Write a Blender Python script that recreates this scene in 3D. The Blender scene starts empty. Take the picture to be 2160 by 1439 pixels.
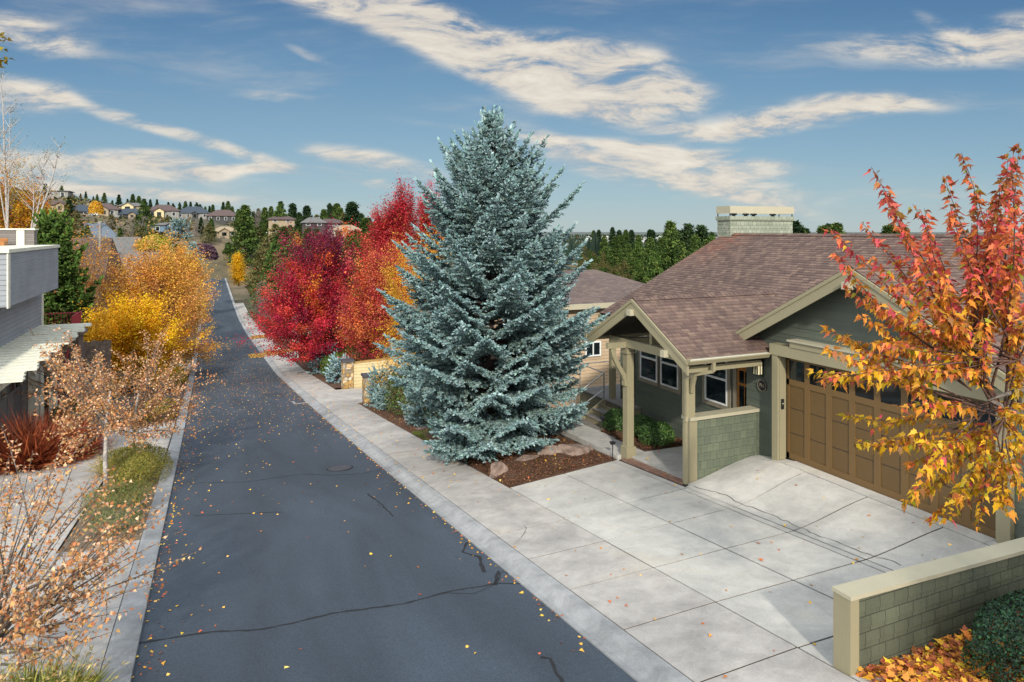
import bpy, math, random
import numpy as np
from mathutils import Vector
R = math.radians
scene = bpy.context.scene
COL = scene.collection
rnd = random.Random(7)

# ------------------------------------------------------------------ camera frame
FPX, CX, HY, CAMZ = 1440., 1080., 488., 5.5        # focal length in photo pixels, horizon row, eye height
TH = math.atan((CX - 438.) / FPX)
cT, sT = math.cos(TH), math.sin(TH)
def at(x, y, d):
    """world point seen at photo pixel x, y at depth d (metres along the view axis)"""
    u = (x - CX) / FPX * d
    return (u*cT + d*sT, d*cT - u*sT, CAMZ - (y - HY) / FPX * d)
def proj(X, Y, Z):
    a = X*cT - Y*sT; d = X*sT + Y*cT
    return CX + FPX*a/d, HY - FPX*(Z-CAMZ)/d, d

# ------------------------------------------------------------------ materials
def lin(h):
    h = h.lstrip('#'); o = []
    for i in (0, 2, 4):
        v = int(h[i:i+2], 16)/255.
        o.append(v/12.92 if v <= .04045 else ((v+.055)/1.055)**2.4)
    return tuple(o)
def L4(h): return (*lin(h), 1)
class N:
    def __init__(s, tree): s.t = tree
    def __call__(s, typ, **kw):
        n = s.t.nodes.new(typ)
        ins = kw.pop('i', {})
        for k, v in kw.items(): setattr(n, k, v)
        for k, v in ins.items():
            sock = n.inputs[k]
            if isinstance(v, bpy.types.NodeSocket): s.t.links.new(v, sock)
            else: sock.default_value = v
        return n
def newmat(name):
    m = bpy.data.materials.new(name); m.use_nodes = True
    nt = m.node_tree; nt.nodes.clear(); n = N(nt)
    out = n('ShaderNodeOutputMaterial'); b = n('ShaderNodeBsdfPrincipled')
    nt.links.new(b.outputs[0], out.inputs[0])
    return m, n, b, out
def mixc(n, fac, a, b, blend='MIX'):
    m = n('ShaderNodeMix', data_type='RGBA', blend_type=blend, clamp_factor=True)
    for k, v in ((0, fac), (6, a), (7, b)):
        if isinstance(v, bpy.types.NodeSocket): n.t.links.new(v, m.inputs[k])
        else: m.inputs[k].default_value = v
    return m.outputs[2]
def ramp(n, fac, stops):
    r = n('ShaderNodeValToRGB', i={0: fac}); e = r.color_ramp.elements
    while len(e) < len(stops): e.new(.5)
    for k, (p, c) in enumerate(stops): e[k].position = p; e[k].color = c if len(c) == 4 else (*c, 1)
    return r.outputs[0]
def g(v): return (v, v, v, 1)
def objco(n): return n('ShaderNodeNewGeometry').outputs['Position']
def noise(n, scale, detail=4, rough=.55, vec=None, dist=0):
    return n('ShaderNodeTexNoise', i={'Vector': vec if vec is not None else objco(n), 'Scale': scale, 'Detail': detail, 'Roughness': rough, 'Distortion': dist}).outputs['Fac']
def bump(n, b, h, dist=.01, st=.6):
    bp = n('ShaderNodeBump', i={'Height': h, 'Distance': dist, 'Strength': st}); n.t.links.new(bp.outputs[0], b.inputs['Normal'])
def setc(n, b, sock): n.t.links.new(sock, b.inputs['Base Color'])

def m_plain(name, hexc, rough=.6, var=.12, scale=6., bmp=0., metal=0.):
    m, n, b, o = newmat(name); c = lin(hexc)
    f = noise(n, scale, 5)
    lo = tuple(v*(1-var*1.6) for v in c)+(1,); hi = tuple(min(1, v*(1+var*1.6)) for v in c)+(1,)
    setc(n, b, ramp(n, f, [(.3, lo), (.7, hi)]))
    b.inputs['Roughness'].default_value = rough; b.inputs['Metallic'].default_value = metal
    if bmp: bump(n, b, noise(n, scale*8, 3), bmp)
    return m
def m_painted(name, hexc, rough=.55):
    """painted wood: faint vertical grain, slight weathering"""
    m, n, b, o = newmat(name); c = lin(hexc)
    mp = n('ShaderNodeMapping', i={'Vector': objco(n), 'Scale': (26, 26, 1.2)})
    f = noise(n, 3, 4, vec=mp.outputs[0]); f2 = noise(n, 1.1, 6, .65)
    a = ramp(n, f, [(.3, tuple(v*.93 for v in c)+(1,)), (.7, tuple(v*1.05 for v in c)+(1,))])
    a = mixc(n, ramp(n, f2, [(.45, g(0)), (.75, g(.28))]), a, tuple(v*.66 for v in c)+(1,))
    setc(n, b, a); b.inputs['Roughness'].default_value = rough
    bump(n, b, f, .004, .4); return m
def m_brick(name, c1, c2, cm, w, h, mortar=.004, rough=.75, var=.2, offset=.5, grain=None, tint=None):
    """shingles, shakes or panels laid in metres through the UV map"""
    m, n, b, o = newmat(name)
    uv = n('ShaderNodeUVMap').outputs[0]
    br = n('ShaderNodeTexBrick', offset=offset, i={'Vector': uv, 'Color1': L4(c1), 'Color2': L4(c2), 'Mortar': L4(cm), 'Scale': 1., 'Mortar Size': mortar, 'Mortar Smooth': .1, 'Bias': -.1, 'Brick Width': w, 'Row Height': h})
    c = br.outputs[0]
    nn = noise(n, .55, 5, .6)
    c = mixc(n, .35, c, ramp(n, nn, [(.3, g(.55)), (.7, g(1.25))]), 'MULTIPLY')
    if grain:
        mp = n('ShaderNodeMapping', i={'Vector': uv, 'Scale': grain})
        gr = noise(n, 1., 3, .6, vec=mp.outputs[0])
        c = mixc(n, var, c, ramp(n, gr, [(.25, g(.35)), (.75, g(1.5))]), 'MULTIPLY')
    if tint:
        c = tint(n, c)
    fine = noise(n, 90, 3, .6)
    c = mixc(n, .18, c, ramp(n, fine, [(.3, g(.4)), (.7, g(1.5))]), 'MULTIPLY')
    setc(n, b, c); b.inputs['Roughness'].default_value = rough
    ad = n('ShaderNodeMath', operation='SUBTRACT', i={0: fine, 1: br.outputs['Fac']}).outputs[0]
    bump(n, b, ad, .006, .7)
    return m
def m_leaf(name, trans=.3, rough=.55, gain=1.):
    m, n, b, o = newmat(name)
    a = n('ShaderNodeAttribute', attribute_name='Col').outputs['Color']
    sr = noise(n, 35., 3, .6); a = mixc(n, .3, a, ramp(n, sr, [(.3, g(.55)), (.7, g(1.35))]), 'MULTIPLY')
    if gain != 1.: a = mixc(n, 1., a, (gain, gain, gain, 1), 'MULTIPLY')
    setc(n, b, a); b.inputs['Roughness'].default_value = rough; b.inputs['Specular IOR Level'].default_value = .3 if rough < .8 else .08
    t = n('ShaderNodeBsdfTranslucent', i={'Color': a}); mx = n('ShaderNodeMixShader', i={0: trans, 1: b.outputs[0], 2: t.outputs[0]})
    n.t.links.new(mx.outputs[0], o.inputs[0]); return m
def m_concrete(name, base='#b9b6b0', dark='#8d8c89', warm='#c4b49c', dirt=.35):
    m, n, b, o = newmat(name)
    p = objco(n)
    a = noise(n, .45, 6, .62, p, .6); c2 = noise(n, 2.6, 6, .7, p, .4); sp = noise(n, 60, 3, .7, p); pit = noise(n, 14, 2, .5, p)
    c = ramp(n, a, [(.32, L4(dark)), (.58, L4(base)), (.8, L4(warm))])
    c = mixc(n, dirt, c, ramp(n, c2, [(.3, g(.45)), (.62, g(1.2))]), 'MULTIPLY')
    br = n('ShaderNodeTexVoronoi', i={'Vector': p, 'Scale': .62}).outputs['Color']
    bw = n('ShaderNodeSeparateColor', i={0: br}).outputs[0]
    c = mixc(n, .22, c, ramp(n, bw, [(0., g(.75)), (1., g(1.15))]), 'MULTIPLY')
    c = mixc(n, .3, c, ramp(n, sp, [(.35, g(.55)), (.6, g(1.2))]), 'MULTIPLY')
    c = mixc(n, ramp(n, pit, [(.72, g(0)), (.78, g(.35))]), c, L4('#5d5348'))
    mp = n('ShaderNodeMapping', i={'Vector': p, 'Scale': (40, 3, 1)})
    setc(n, b, c); b.inputs['Roughness'].default_value = .85
    h = n('ShaderNodeMath', operation='ADD', i={0: sp, 1: noise(n, 8, 3, .5, mp.outputs[0])}).outputs[0]
    bump(n, b, h, .003, .5); return m

M = {}
def asphalt():
    m, n, b, o = newmat('asphalt'); p = objco(n)
    mp = n('ShaderNodeMapping', i={'Vector': p, 'Scale': (1., .22, 1)}).outputs[0]
    a = noise(n, .7, 6, .6, mp, .5); st = noise(n, .16, 4, .6, mp); sp = noise(n, 130, 2, .8, p); sp2 = noise(n, 38, 3, .7, p)
    c = ramp(n, a, [(.3, L4('#2a323b')), (.7, L4('#39434e'))])
    c = mixc(n, .3, c, ramp(n, st, [(.3, g(.75)), (.7, g(1.2))]), 'MULTIPLY')
    tk = n('ShaderNodeTexWave', wave_type='BANDS', bands_direction='X', i={'Vector': p, 'Scale': .17, 'Distortion': .8, 'Detail': 2.}).outputs['Fac']
    c = mixc(n, .22, c, ramp(n, tk, [(.2, g(.85)), (.8, g(1.2))]), 'MULTIPLY')
    c = mixc(n, .6, c, ramp(n, sp, [(.3, g(.35)), (.5, g(1.)), (.72, g(1.9))]), 'MULTIPLY')
    c = mixc(n, .65, c, ramp(n, sp2, [(.32, g(.45)), (.5, g(1.)), (.7, g(1.7))]), 'MULTIPLY')
    sc = noise(n, 2.2, 5, .7, n('ShaderNodeMapping', i={'Vector': p, 'Scale': (.5, 1.6, 1), 'Rotation': (0, 0, .5)}).outputs[0], 1.2)
    c = mixc(n, ramp(n, sc, [(.69, g(0)), (.8, g(.35))]), c, L4('#6d7680'))
    setc(n, b, c); b.inputs['Roughness'].default_value = .82
    bump(n, b, sp, .006, .5); return m
M['asphalt'] = asphalt()
M['asphaltfar'] = m_plain('worn_asphalt', '#5a6470', .9, .08, .5)
M['concrete'] = m_concrete('concrete', '#b0ada6', '#979590', '#b5ab98', .3)
M['walk'] = m_concrete('sidewalk_concrete', '#a8a39d', '#8d8985', '#ada392', .4)
M['kerb'] = m_concrete('kerb_concrete', '#979797', '#77797a', '#9f978a', .5)
M['joint'] = m_plain('joint_dirt', '#231d18', .95, .3, 12)
M['tar'] = m_plain('crack_sealant', '#16181b', .9, .2, 20)
M['shinglewall'] = m_brick('sage_shake_siding', '#535b4c', '#616954', '#363a31', .19, .2, .0035, .7, .16, .41, (60, 3, 1))
M['lapwall'] = m_brick('sage_lap_siding', '#4d544a', '#565d51', '#383d36', 2.6, .2, .002, .68, .1, .37, (70, 2.5, 1))
M['knee'] = m_brick('olive_shake_siding', '#4b4f3f', '#5a5e4b', '#2a2c24', .26, .2, .005, .75, .3, .37, (50, 3, 1))
def rust(n, c):
    s = n('ShaderNodeSeparateXYZ', i={0: objco(n)})
    def band(v, a, b2):
        return n('ShaderNodeMapRange', i={'Value': v, 'From Min': a, 'From Max': b2}).outputs[0]
    f = n('ShaderNodeMath', operation='MULTIPLY', i={0: band(s.outputs[1], 18.6, 20.6), 1: band(s.outputs[0], 15.6, 17.6)}).outputs[0]
    nn = noise(n, 3.2, 4, .7)
    f = n('ShaderNodeMath', operation='MULTIPLY', i={0: f, 1: ramp(n, nn, [(.4, g(0)), (.66, g(.55))])}).outputs[0]
    return mixc(n, f, c, L4('#8a4a28'))
M['roof'] = m_brick('brown_asphalt_shingles', '#523f39', '#705b4f', '#2a221f', .23, .145, .004, .9, .35, .37, (8, 2.2, 1), rust)
M['roof2'] = m_brick('red_brown_shingles', '#524440', '#67574f', '#332a28', .3, .16, .006, .9, .2, .37)
M['roofdark'] = m_brick('dark_brown_shingles', '#493d38', '#5b4e49', '#2c2523', .35, .22, .012, .9, .2, .37)
M['roofgrey'] = m_brick('grey_shingles', '#5c5b59', '#6b6967', '#444444', .35, .2, .008, .9, .2, .37)
M['roofblue'] = m_plain('slate_blue_roof', '#2c3640', .7, .1)
M['rooftan'] = m_plain('tan_roof', '#8f7f66', .8, .12)
M['roofbrownfar'] = m_plain('far_brown_roof', '#4c3d3a', .85, .12, 1.5)
M['trim'] = m_painted('khaki_trim_paint', '#878066')
M['trimlt'] = m_painted('light_khaki_paint', '#a09a84')
M['brown'] = m_painted('brown_door_paint', '#5a4526', .5)
M['brownframe'] = m_painted('brown_door_frame_paint', '#634c2b', .5)
M['white'] = m_plain('white_paint', '#c9cbc9', .5, .05)
M['cream'] = m_plain('cream_paint', '#c8c6b4', .55, .08)
M['soffit'] = m_plain('dark_soffit', '#2e2a22', .8, .15)
M['black'] = m_plain('black_metal', '#16171a', .5, .1)
M['iron'] = m_plain('cast_iron', '#3f3f44', .6, .25, 12, .004)
M['greytrim'] = m_plain('grey_trim', '#77705f', .6, .08)
M['orange_wood'] = m_plain('orange_wood', '#8f5a1c', .45, .2, 9)
M['lampglass'] = m_plain('frosted_glass', '#cfc9a5', .35, .05)
M['greywall'] = m_brick('grey_lap_siding', '#82868a', '#898d91', '#63676b', 3.2, .2, .006, .7, .1, .4)
M['greywarm'] = m_brick('taupe_lap_siding', '#6b6460', '#726b66', '#4b4643', 3.2, .2, .006, .7, .1, .4)
M['greydoor'] = m_plain('taupe_door', '#5f5a58', .6, .08)
M['tansiding'] = m_brick('tan_lap_siding', '#a58f74', '#ab967c', '#7f6d58', 3.4, .17, .005, .7, .08, .4)
M['creamsiding'] = m_brick('cream_lap_siding', '#c6b488', '#cbb98f', '#9d8d68', 4.4, .2, .006, .7, .08, .4)
M['ochre'] = m_plain('ochre_boards', '#9b7a45', .75, .14, 3, .01)
M['stucco'] = m_plain('beige_stucco', '#8e8069', .85, .1, 3)
M['stuccog'] = m_plain('grey_stucco', '#7c7b76', .85, .1, 3)
M['stuccob'] = m_plain('blue_grey_wall', '#5d7384', .8, .1, 3)
M['stuccod'] = m_plain('dark_wall', '#3a3938', .85, .15, 3)
M['townwhite'] = m_plain('pale_town_wall', '#b5b7b8', .8, .1, .2)
M['dirt'] = m_plain('gravelly_soil', '#6a5c49', .95, .35, 30, .02)
M['mulch'] = m_plain('bark_mulch', '#4f3523', .95, .55, 45, .03)
M['redpaint'] = m_plain('red_painted_rail', '#8a2f33', .5, .1)
M['fence'] = m_plain('weathered_fence', '#5f5148', .85, .3, 4, .01)
M['metal'] = m_plain('galvanised_metal', '#9a9a96', .4, .08, 8, 0, .6)
M['deck'] = m_brick('grey_deck_boards', '#6d6761', '#7b756e', '#302d2a', 4.0, .14, .006, .8, .2, .4)
M['bark'] = m_plain('grey_bark', '#625a53', .9, .4, 18, .02)
M['barklt'] = m_plain('pale_bark', '#9b958f', .85, .3, 14, .01)
M['barkred'] = m_plain('reddish_bark', '#4f362b', .7, .25, 20)
M['barkdk'] = m_plain('dark_bark', '#3d332c', .95, .3, 16, .02)
M['leaf'] = m_leaf('autumn_leaf', .36)
M['needle'] = m_leaf('needle_foliage', .08, .85)
M['green'] = m_leaf('green_leaf', .12, .45)
M['litter'] = m_leaf('fallen_leaf', .1, .7)
M['grass'] = m_leaf('grass_blade', .25, .6)
def glass():
    m, n, b, o = newmat('window_glass')
    f = noise(n, 1.3, 3)
    setc(n, b, ramp(n, f, [(.35, L4('#0b0e10')), (.7, L4('#1d262a'))]))
    b.inputs['Roughness'].default_value = .05; b.inputs['Specular IOR Level'].default_value = .8
    return m
M['glass'] = glass()
def stone():
    m, n, b, o = newmat('ledgestone'); uv = n('ShaderNodeUVMap').outputs[0]
    mp = n('ShaderNodeMapping', i={'Vector': uv, 'Scale': (3.1, 4.6, 1)}).outputs[0]
    v = n('ShaderNodeTexVoronoi', distance='CHEBYCHEV', i={'Vector': mp, 'Scale': 1., 'Randomness': .75})
    sx = n('ShaderNodeSeparateColor', i={0: v.outputs['Color']})
    c = ramp(n, sx.outputs[0], [(0, L4('#8f6f3c')), (.3, L4('#b39258')), (.5, L4('#a9a294')), (.7, L4('#6b5a44')), (.85, L4('#b98a45')), (1, L4('#c2b89f'))])
    c = mixc(n, .4, c, ramp(n, noise(n, 14, 5), [(.3, g(.5)), (.7, g(1.4))]), 'MULTIPLY')
    v2 = n('ShaderNodeTexVoronoi', distance='CHEBYCHEV', feature='F2', i={'Vector': mp, 'Scale': 1., 'Randomness': .75})
    e = n('ShaderNodeMath', operation='SUBTRACT', i={0: v2.outputs['Distance'], 1: v.outputs['Distance']}).outputs[0]
    ef = ramp(n, e, [(.0, g(0)), (.07, g(1))])
    c = mixc(n, ef, L4('#5a4a38'), c); setc(n, b, c); b.inputs['Roughness'].default_value = .85
    bump(n, b, ef, .02, .8); return m
M['stone'] = stone()
def rockm():
    m, n, b, o = newmat('lava_rock')
    c = ramp(n, noise(n, 3.5, 7, .7), [(.3, L4('#4e4038')), (.5, L4('#7d6a5f')), (.7, L4('#94867a'))])
    setc(n, b, c); b.inputs['Roughness'].default_value = .95; bump(n, b, noise(n, 16, 6, .75), .04, 1.); return m
M['rock'] = rockm()
def paver():
    return m_brick('brick_pavers', '#7b5849', '#8d7462', '#55483e', .2, .2, .008, .85, .2, 0.)
M['paver'] = paver()
def groundm():
    m, n, b, o = newmat('ground'); p = objco(n)
    a = noise(n, .035, 6, .65, p); c2 = noise(n, .4, 6, .7, p); c3 = noise(n, 6, 4, .7, p)
    c = ramp(n, a, [(.35, L4('#3f4029')), (.5, L4('#5b5038')), (.62, L4('#6f604a')), (.75, L4('#414429'))])
    c = mixc(n, .6, c, ramp(n, c2, [(.35, g(.45)), (.65, g(1.3))]), 'MULTIPLY')
    c = mixc(n, .5, c, ramp(n, c3, [(.3, g(.5)), (.7, g(1.4))]), 'MULTIPLY')
    d = n('ShaderNodeVectorMath', operation='LENGTH', i={0: p}).outputs['Value']
    far = n('ShaderNodeMapRange', i={'Value': d, 'From Min': 500., 'From Max': 1100.}).outputs[0]
    town = n('ShaderNodeTexVoronoi', i={'Vector': n('ShaderNodeMapping', i={'Vector': p, 'Scale': (1, 1, .0)}).outputs[0], 'Scale': .02}).outputs['Color']
    tw = n('ShaderNodeSeparateColor', i={0: town}).outputs[0]
    fc = ramp(n, tw, [(0, L4('#2c3a35')), (.62, L4('#34423b')), (.7, L4('#6e675a')), (.85, L4('#3b4438')), (.95, L4('#8a8c8c'))])
    c = mixc(n, far, c, fc); setc(n, b, c); b.inputs['Roughness'].default_value = .95
    bump(n, b, c3, .05, .5); return m
M['ground'] = groundm()

# ------------------------------------------------------------------ object helpers
def tag(o, label=None, cat=None, group=None, kind=None):
    if label: o['label'] = label
    if cat: o['category'] = cat
    if group: o['group'] = group
    if kind: o['kind'] = kind
    return o
def thing(name, label, cat, loc=(0, 0, 0), group=None):
    o = bpy.data.objects.new(name, None); COL.objects.link(o); o.location = loc
    o.empty_display_size = .3
    return tag(o, label, cat, group)
def rootloc(o):
    l = Vector((0, 0, 0))
    while o is not None: l += o.location; o = o.parent
    return l
def link(name, me, parent=None, origin=None):
    o = bpy.data.objects.new(name, me); COL.objects.link(o)
    if parent is not None: o.parent = parent
    elif origin is not None: o.location = origin
    return o
class MB:
    """collects polygons in world metres; build() links them as one mesh object with a UV map in metres"""
    def __init__(s): s.v = []; s.f = []; s.m = []; s.mi = 0
    def face(s, pts):
        b = len(s.v); s.v += [tuple(p) for p in pts]; s.f.append(tuple(range(b, b+len(pts)))); s.m.append(s.mi)
    def box(s, x0, x1, y0, y1, z0, z1):
        c = [(x0,y0,z0),(x1,y0,z0),(x1,y1,z0),(x0,y1,z0),(x0,y0,z1),(x1,y0,z1),(x1,y1,z1),(x0,y1,z1)]
        s.hexa(c)
    def hexa(s, c):
        for q in ((3,2,1,0),(4,5,6,7),(0,1,5,4),(1,2,6,5),(2,3,7,6),(3,0,4,7)): s.face([c[i] for i in q])
    def bar(s, a, b, w, h, up=(0, 0, 1)):
        a, b = Vector(a), Vector(b); d = (b-a).normalized(); up = Vector(up)
        sd = d.cross(up)
        if sd.length < 1e-4: sd = d.cross(Vector((0, 1, 0)))
        sd.normalize(); u = sd.cross(d); sd *= w/2; u *= h/2
        s.hexa([a-sd-u, a+sd-u, a+sd+u, a-sd+u, b-sd-u, b+sd-u, b+sd+u, b-sd+u])
    def prism(s, poly, off):
        off = Vector(off); a = [Vector(p) for p in poly]; b2 = [p+off for p in a]
        s.face(a[::-1]); s.face(b2)
        for i in range(len(a)):
            j = (i+1) % len(a); s.face([a[i], a[j], b2[j], b2[i]])
    def tube(s, pts, rad, k=6, cap=True):
        pts = [Vector(p) for p in pts]; rings = []
        prev = None
        for i, p in enumerate(pts):
            d = (pts[min(i+1, len(pts)-1)] - pts[max(i-1, 0)]).normalized()
            if prev is None:
                prev = d.orthogonal().normalized()
            a = (prev - d*prev.dot(d))
            a = a.normalized() if a.length > 1e-5 else d.orthogonal().normalized()
            prev = a; b2 = d.cross(a); r = rad[i] if hasattr(rad, '__len__') else rad
            rings.append([p + (a*math.cos(2*math.pi*q/k) + b2*math.sin(2*math.pi*q/k))*r for q in range(k)])
        b0 = len(s.v)
        for r_ in rings: s.v += [tuple(q) for q in r_]
        for i in range(len(rings)-1):
            for q in range(k):
                q2 = (q+1) % k; s.f.append((b0+i*k+q, b0+i*k+q2, b0+(i+1)*k+q2, b0+(i+1)*k+q)); s.m.append(s.mi)
        if cap:
            s.f.append(tuple(b0+(len(rings)-1)*k+q for q in range(k))); s.m.append(s.mi)
            s.f.append(tuple(b0+q for q in range(k))[::-1]); s.m.append(s.mi)
    def build(s, name, mats, parent=None, origin=None, smooth=False, **kw):
        off = rootloc(parent) if parent is not None else Vector(origin) if origin is not None else Vector((0, 0, 0))
        me = bpy.data.meshes.new(name)
        me.from_pydata([(x-off.x, y-off.y, z-off.z) for x, y, z in s.v], [], s.f)
        mats = mats if isinstance(mats, (list, tuple)) else [mats]
        for q in mats: me.materials.append(q)
        if len(mats) > 1: me.polygons.foreach_set('material_index', s.m)
        uvl = me.uv_layers.new(name='UVMap').data
        for p in me.polygons:
            n = p.normal
            if abs(n.z) > .985: U, V = Vector((1, 0, 0)), Vector((0, 1, 0))
            else:
                U = Vector((0, 0, 1)).cross(n).normalized(); V = n.cross(U)
            for li in p.loop_indices:
                c = Vector(s.v[me.loops[li].vertex_index]); uvl[li].uv = (c.dot(U), c.dot(V))
        if smooth: me.polygons.foreach_set('use_smooth', [True]*len(me.polygons))
        me.validate(); me.update()
        o = link(name, me, parent, off if parent is None else None)
        if kw: tag(o, **kw)
        return o
def struct(mb, name, mats, **kw): return mb.build(name, mats, kind='structure', **kw)

def clip(poly, a, lo, hi):
    """clip a 2-D polygon to lo <= coordinate a <= hi"""
    def half(P, val, keep):
        out = []
        for i in range(len(P)):
            p, q = P[i], P[(i+1) % len(P)]
            ip, iq = keep(p[a]), keep(q[a])
            if ip: out.append(p)
            if ip != iq:
                t = (val-p[a])/(q[a]-p[a]); out.append(tuple(p[k]+(q[k]-p[k])*t for k in (0, 1)))
        return out
    P = half(poly, lo, lambda v: v >= lo)
    return half(P, hi, lambda v: v <= hi) if P else P
def lap(mb, poly, O, U, V, course, lift):
    """overlapping courses over a planar outline: poly in (u, v) metres, v up the slope; each course leans out at its foot"""
    O, U, V = Vector(O), Vector(U).normalized(), Vector(V).normalized(); Nn = U.cross(V).normalized()
    v0 = min(p[1] for p in poly); v1 = max(p[1] for p in poly)
    k0 = math.floor(v0/course)
    k = k0
    while k*course < v1:
        P = clip(poly, 1, k*course, (k+1)*course); lo = max(k*course, v0)
        if len(P) >= 3:
            pts = [O+U*p[0]+V*p[1]+Nn*(lift*(1-(p[1]-k*course)/course)) for p in P]
            mb.face(pts)
            us = [p[0] for p in P if abs(p[1]-k*course) < 1e-4]
            if len(us) >= 2:
                a, b = min(us), max(us)
                A = O+U*a+V*(k*course); B = O+U*b+V*(k*course)
                mb.face([A, B, B+Nn*lift, A+Nn*lift])
        k += 1

# ------------------------------------------------------------------ foliage helpers (numpy)
def card_mesh(name, V, k, C, mat, parent=None, origin=None):
    """V: (n*k, 3) vertices, every k of them one leaf; C: (n, 3) leaf colour"""
    n = len(V)//k
    off = np.array(rootloc(parent) if parent is not None else (origin if origin is not None else (0, 0, 0)))
    me = bpy.data.meshes.new(name)
    me.vertices.add(n*k); me.vertices.foreach_set('co', (V-off).astype(np.float32).ravel())
    me.loops.add(n*k); me.loops.foreach_set('vertex_index', np.arange(n*k, dtype=np.int32))
    me.polygons.add(n); me.polygons.foreach_set('loop_start', np.arange(0, n*k, k, dtype=np.int32))
    me.update(calc_edges=True)
    ca = me.color_attributes.new('Col', 'FLOAT_COLOR', 'POINT')
    cc = np.ones((n*k, 4), np.float32); cc[:, :3] = np.repeat(C, k, axis=0)
    ca.data.foreach_set('color', cc.ravel())
    me.materials.append(mat)
    return link(name, me, parent, tuple(off) if parent is None else None)
DIAMOND = np.array([(0, 0), (.45, .3), (1, 0), (.45, -.3)])
NEEDLE = np.array([(0, .12), (1, 0), (0, -.12)])
SHOOT = np.array([(0, .12), (.3, .23), (.8, .17), (1., 0), (.8, -.17), (.3, -.23), (0, -.12)])
BLADE = np.array([(0, .03), (1, 0), (0, -.03)])
MAPLE = np.array([(0, .03), (.12, .2), (.1, .42), (.33, .27), (.5, .36), (.62, .16), (1.05, 0), (.62, -.16), (.5, -.36), (.33, -.27), (.1, -.42), (.12, -.2)])
def unit(a): return a/np.maximum(np.linalg.norm(a, axis=1, keepdims=True), 1e-9)
def cards(P, size, shape, T=None, Nn=None, rng=None, bend=.25, upbias=.6):
    n = len(P); k = len(shape)
    if Nn is None:
        Nn = rng.normal(size=(n, 3)); Nn[:, 2] = np.abs(Nn[:, 2])+upbias
    Nn = unit(Nn)
    if T is None: T = rng.normal(size=(n, 3))
    T = unit(T - Nn*np.sum(T*Nn, axis=1, keepdims=True)); B = np.cross(Nn, T)
    size = np.asarray(size).reshape(-1, 1, 1)*np.ones((n, 1, 1))
    sx = shape[None, :, 0:1]; sy = shape[None, :, 1:2]
    V = P[:, None, :] + size*(sx*T[:, None, :] + sy*B[:, None, :] - (bend*sx*sx - .5*bend*np.abs(sy))*Nn[:, None, :])
    return V.reshape(-1, 3)
def pal(cols, w=None):
    A = np.array([lin(c) for c in cols]); w = np.array(w if w else [1]*len(cols), float); w /= w.sum()
    def f(Cn, rng): return A[rng.choice(len(A), size=len(Cn), p=w)]
    return f
def jitter(C, rng, a=.18, b=.1):
    return np.clip(C*(1+rng.normal(size=(len(C), 1))*a)*(1+rng.normal(size=C.shape)*b), 0.003, .95)
def bez(a, b, c, n):
    a, b, c = map(np.array, (a, b, c)); t = np.linspace(0, 1, n)[:, None]
    return (1-t)**2*a + 2*t*(1-t)*b + t*t*c

def crown_tree(name, label, cat, base, ells, nclump, per, leaf, sig, colf, elong=1.6, trunk_r=.14, group=None, bark='bark', seed=1, shell=.35, up=.25, trunk_top=.75, shape=DIAMOND, fork=0, mat='leaf', nlimb=45, foot=None, upbias=.6):
    rng = np.random.default_rng(seed)
    root = thing(name, label, cat, base, group)
    E = np.array(ells, float); w = E[:, 3]*E[:, 4]*E[:, 5]; w /= w.sum()
    idx = rng.choice(len(E), size=nclump, p=w)
    D = unit(rng.normal(size=(nclump, 3)))
    r = (shell+(1-shell)*rng.random((nclump, 1))**.6)*(1+.16*rng.normal(size=(nclump, 1)))
    C = E[idx, :3] + D*E[idx, 3:6]*np.clip(r, .05, 1.2)
    B = np.array(base)
    zlo = E[:, 2].min()-E[:, 5].max(); top = (E[:, 2]+E[:, 5]).max(); H = top-B[2]
    org = B+np.array([0, 0, H*up]); O2 = np.array([E[:, 0].mean(), E[:, 1].mean(), 0])
    dirs = unit(C-org)
    n = nclump*per
    ci = np.repeat(np.arange(nclump), per)
    g1 = rng.normal(size=(n, 1)); g3 = rng.normal(size=(n, 3))
    csz = (.6+.8*rng.random((nclump, 1)))[ci]
    P = C[ci] + dirs[ci]*g1*sig*elong*csz + g3*sig*np.array([1, 1, .75])*csz
    ok = P[:, 2] > B[2]+.05; P = P[ok]; ci = ci[ok]
    Cn = (C-np.array([E[:, 0].mean(), E[:, 1].mean(), B[2]]))/np.array([1, 1, H])
    cc = colf(Cn, rng)
    cc = jitter(cc, rng, .12, .05)[ci]
    V = cards(P, leaf*(.7+.6*rng.random(len(P))), shape, rng=rng, upbias=upbias)
    card_mesh('crown', V, len(shape), jitter(cc, rng, .16, .07), M[mat], root)
    # trunk and limbs
    mb = MB(); tt = B+np.array([E[:, 0].mean()-B[0], E[:, 1].mean()-B[1], H*trunk_top])*np.array([.7, .7, 1])
    mid = (B+tt)/2+np.array([.1, -.05, 0])*H*.1
    tr = bez(B-np.array([0, 0, .1]), mid, tt, 9)
    mb.tube(tr, [trunk_r*(1-.8*i/8.)*(1.25 if i == 0 else 1) for i in range(9)], 8)
    mb.build('trunk', M[bark], root, smooth=True)
    lb = MB()
    sel = rng.permutation(nclump)[:nlimb]
    for q in sel:
        c = C[q]; f = min(.93, max(.18, (c[2]-B[2])/H*.75))
        k = min(8, max(1, int(f/trunk_top*8))) if trunk_top > 0 else 1
        s0 = tr[min(k, 8)]
        ctrl = s0+(c-s0)*.5+np.array([0, 0, .06*H])
        pts = bez(s0, ctrl, c+dirs[q]*sig*elong*.8, 6)
        r0 = trunk_r*.32*(1-.5*f)
        lb.tube(pts, [r0, r0*.8, r0*.6, r0*.42, r0*.25, r0*.1], 5, False)
    lb.build('limbs', M[bark], root, smooth=True)
    return root

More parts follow.
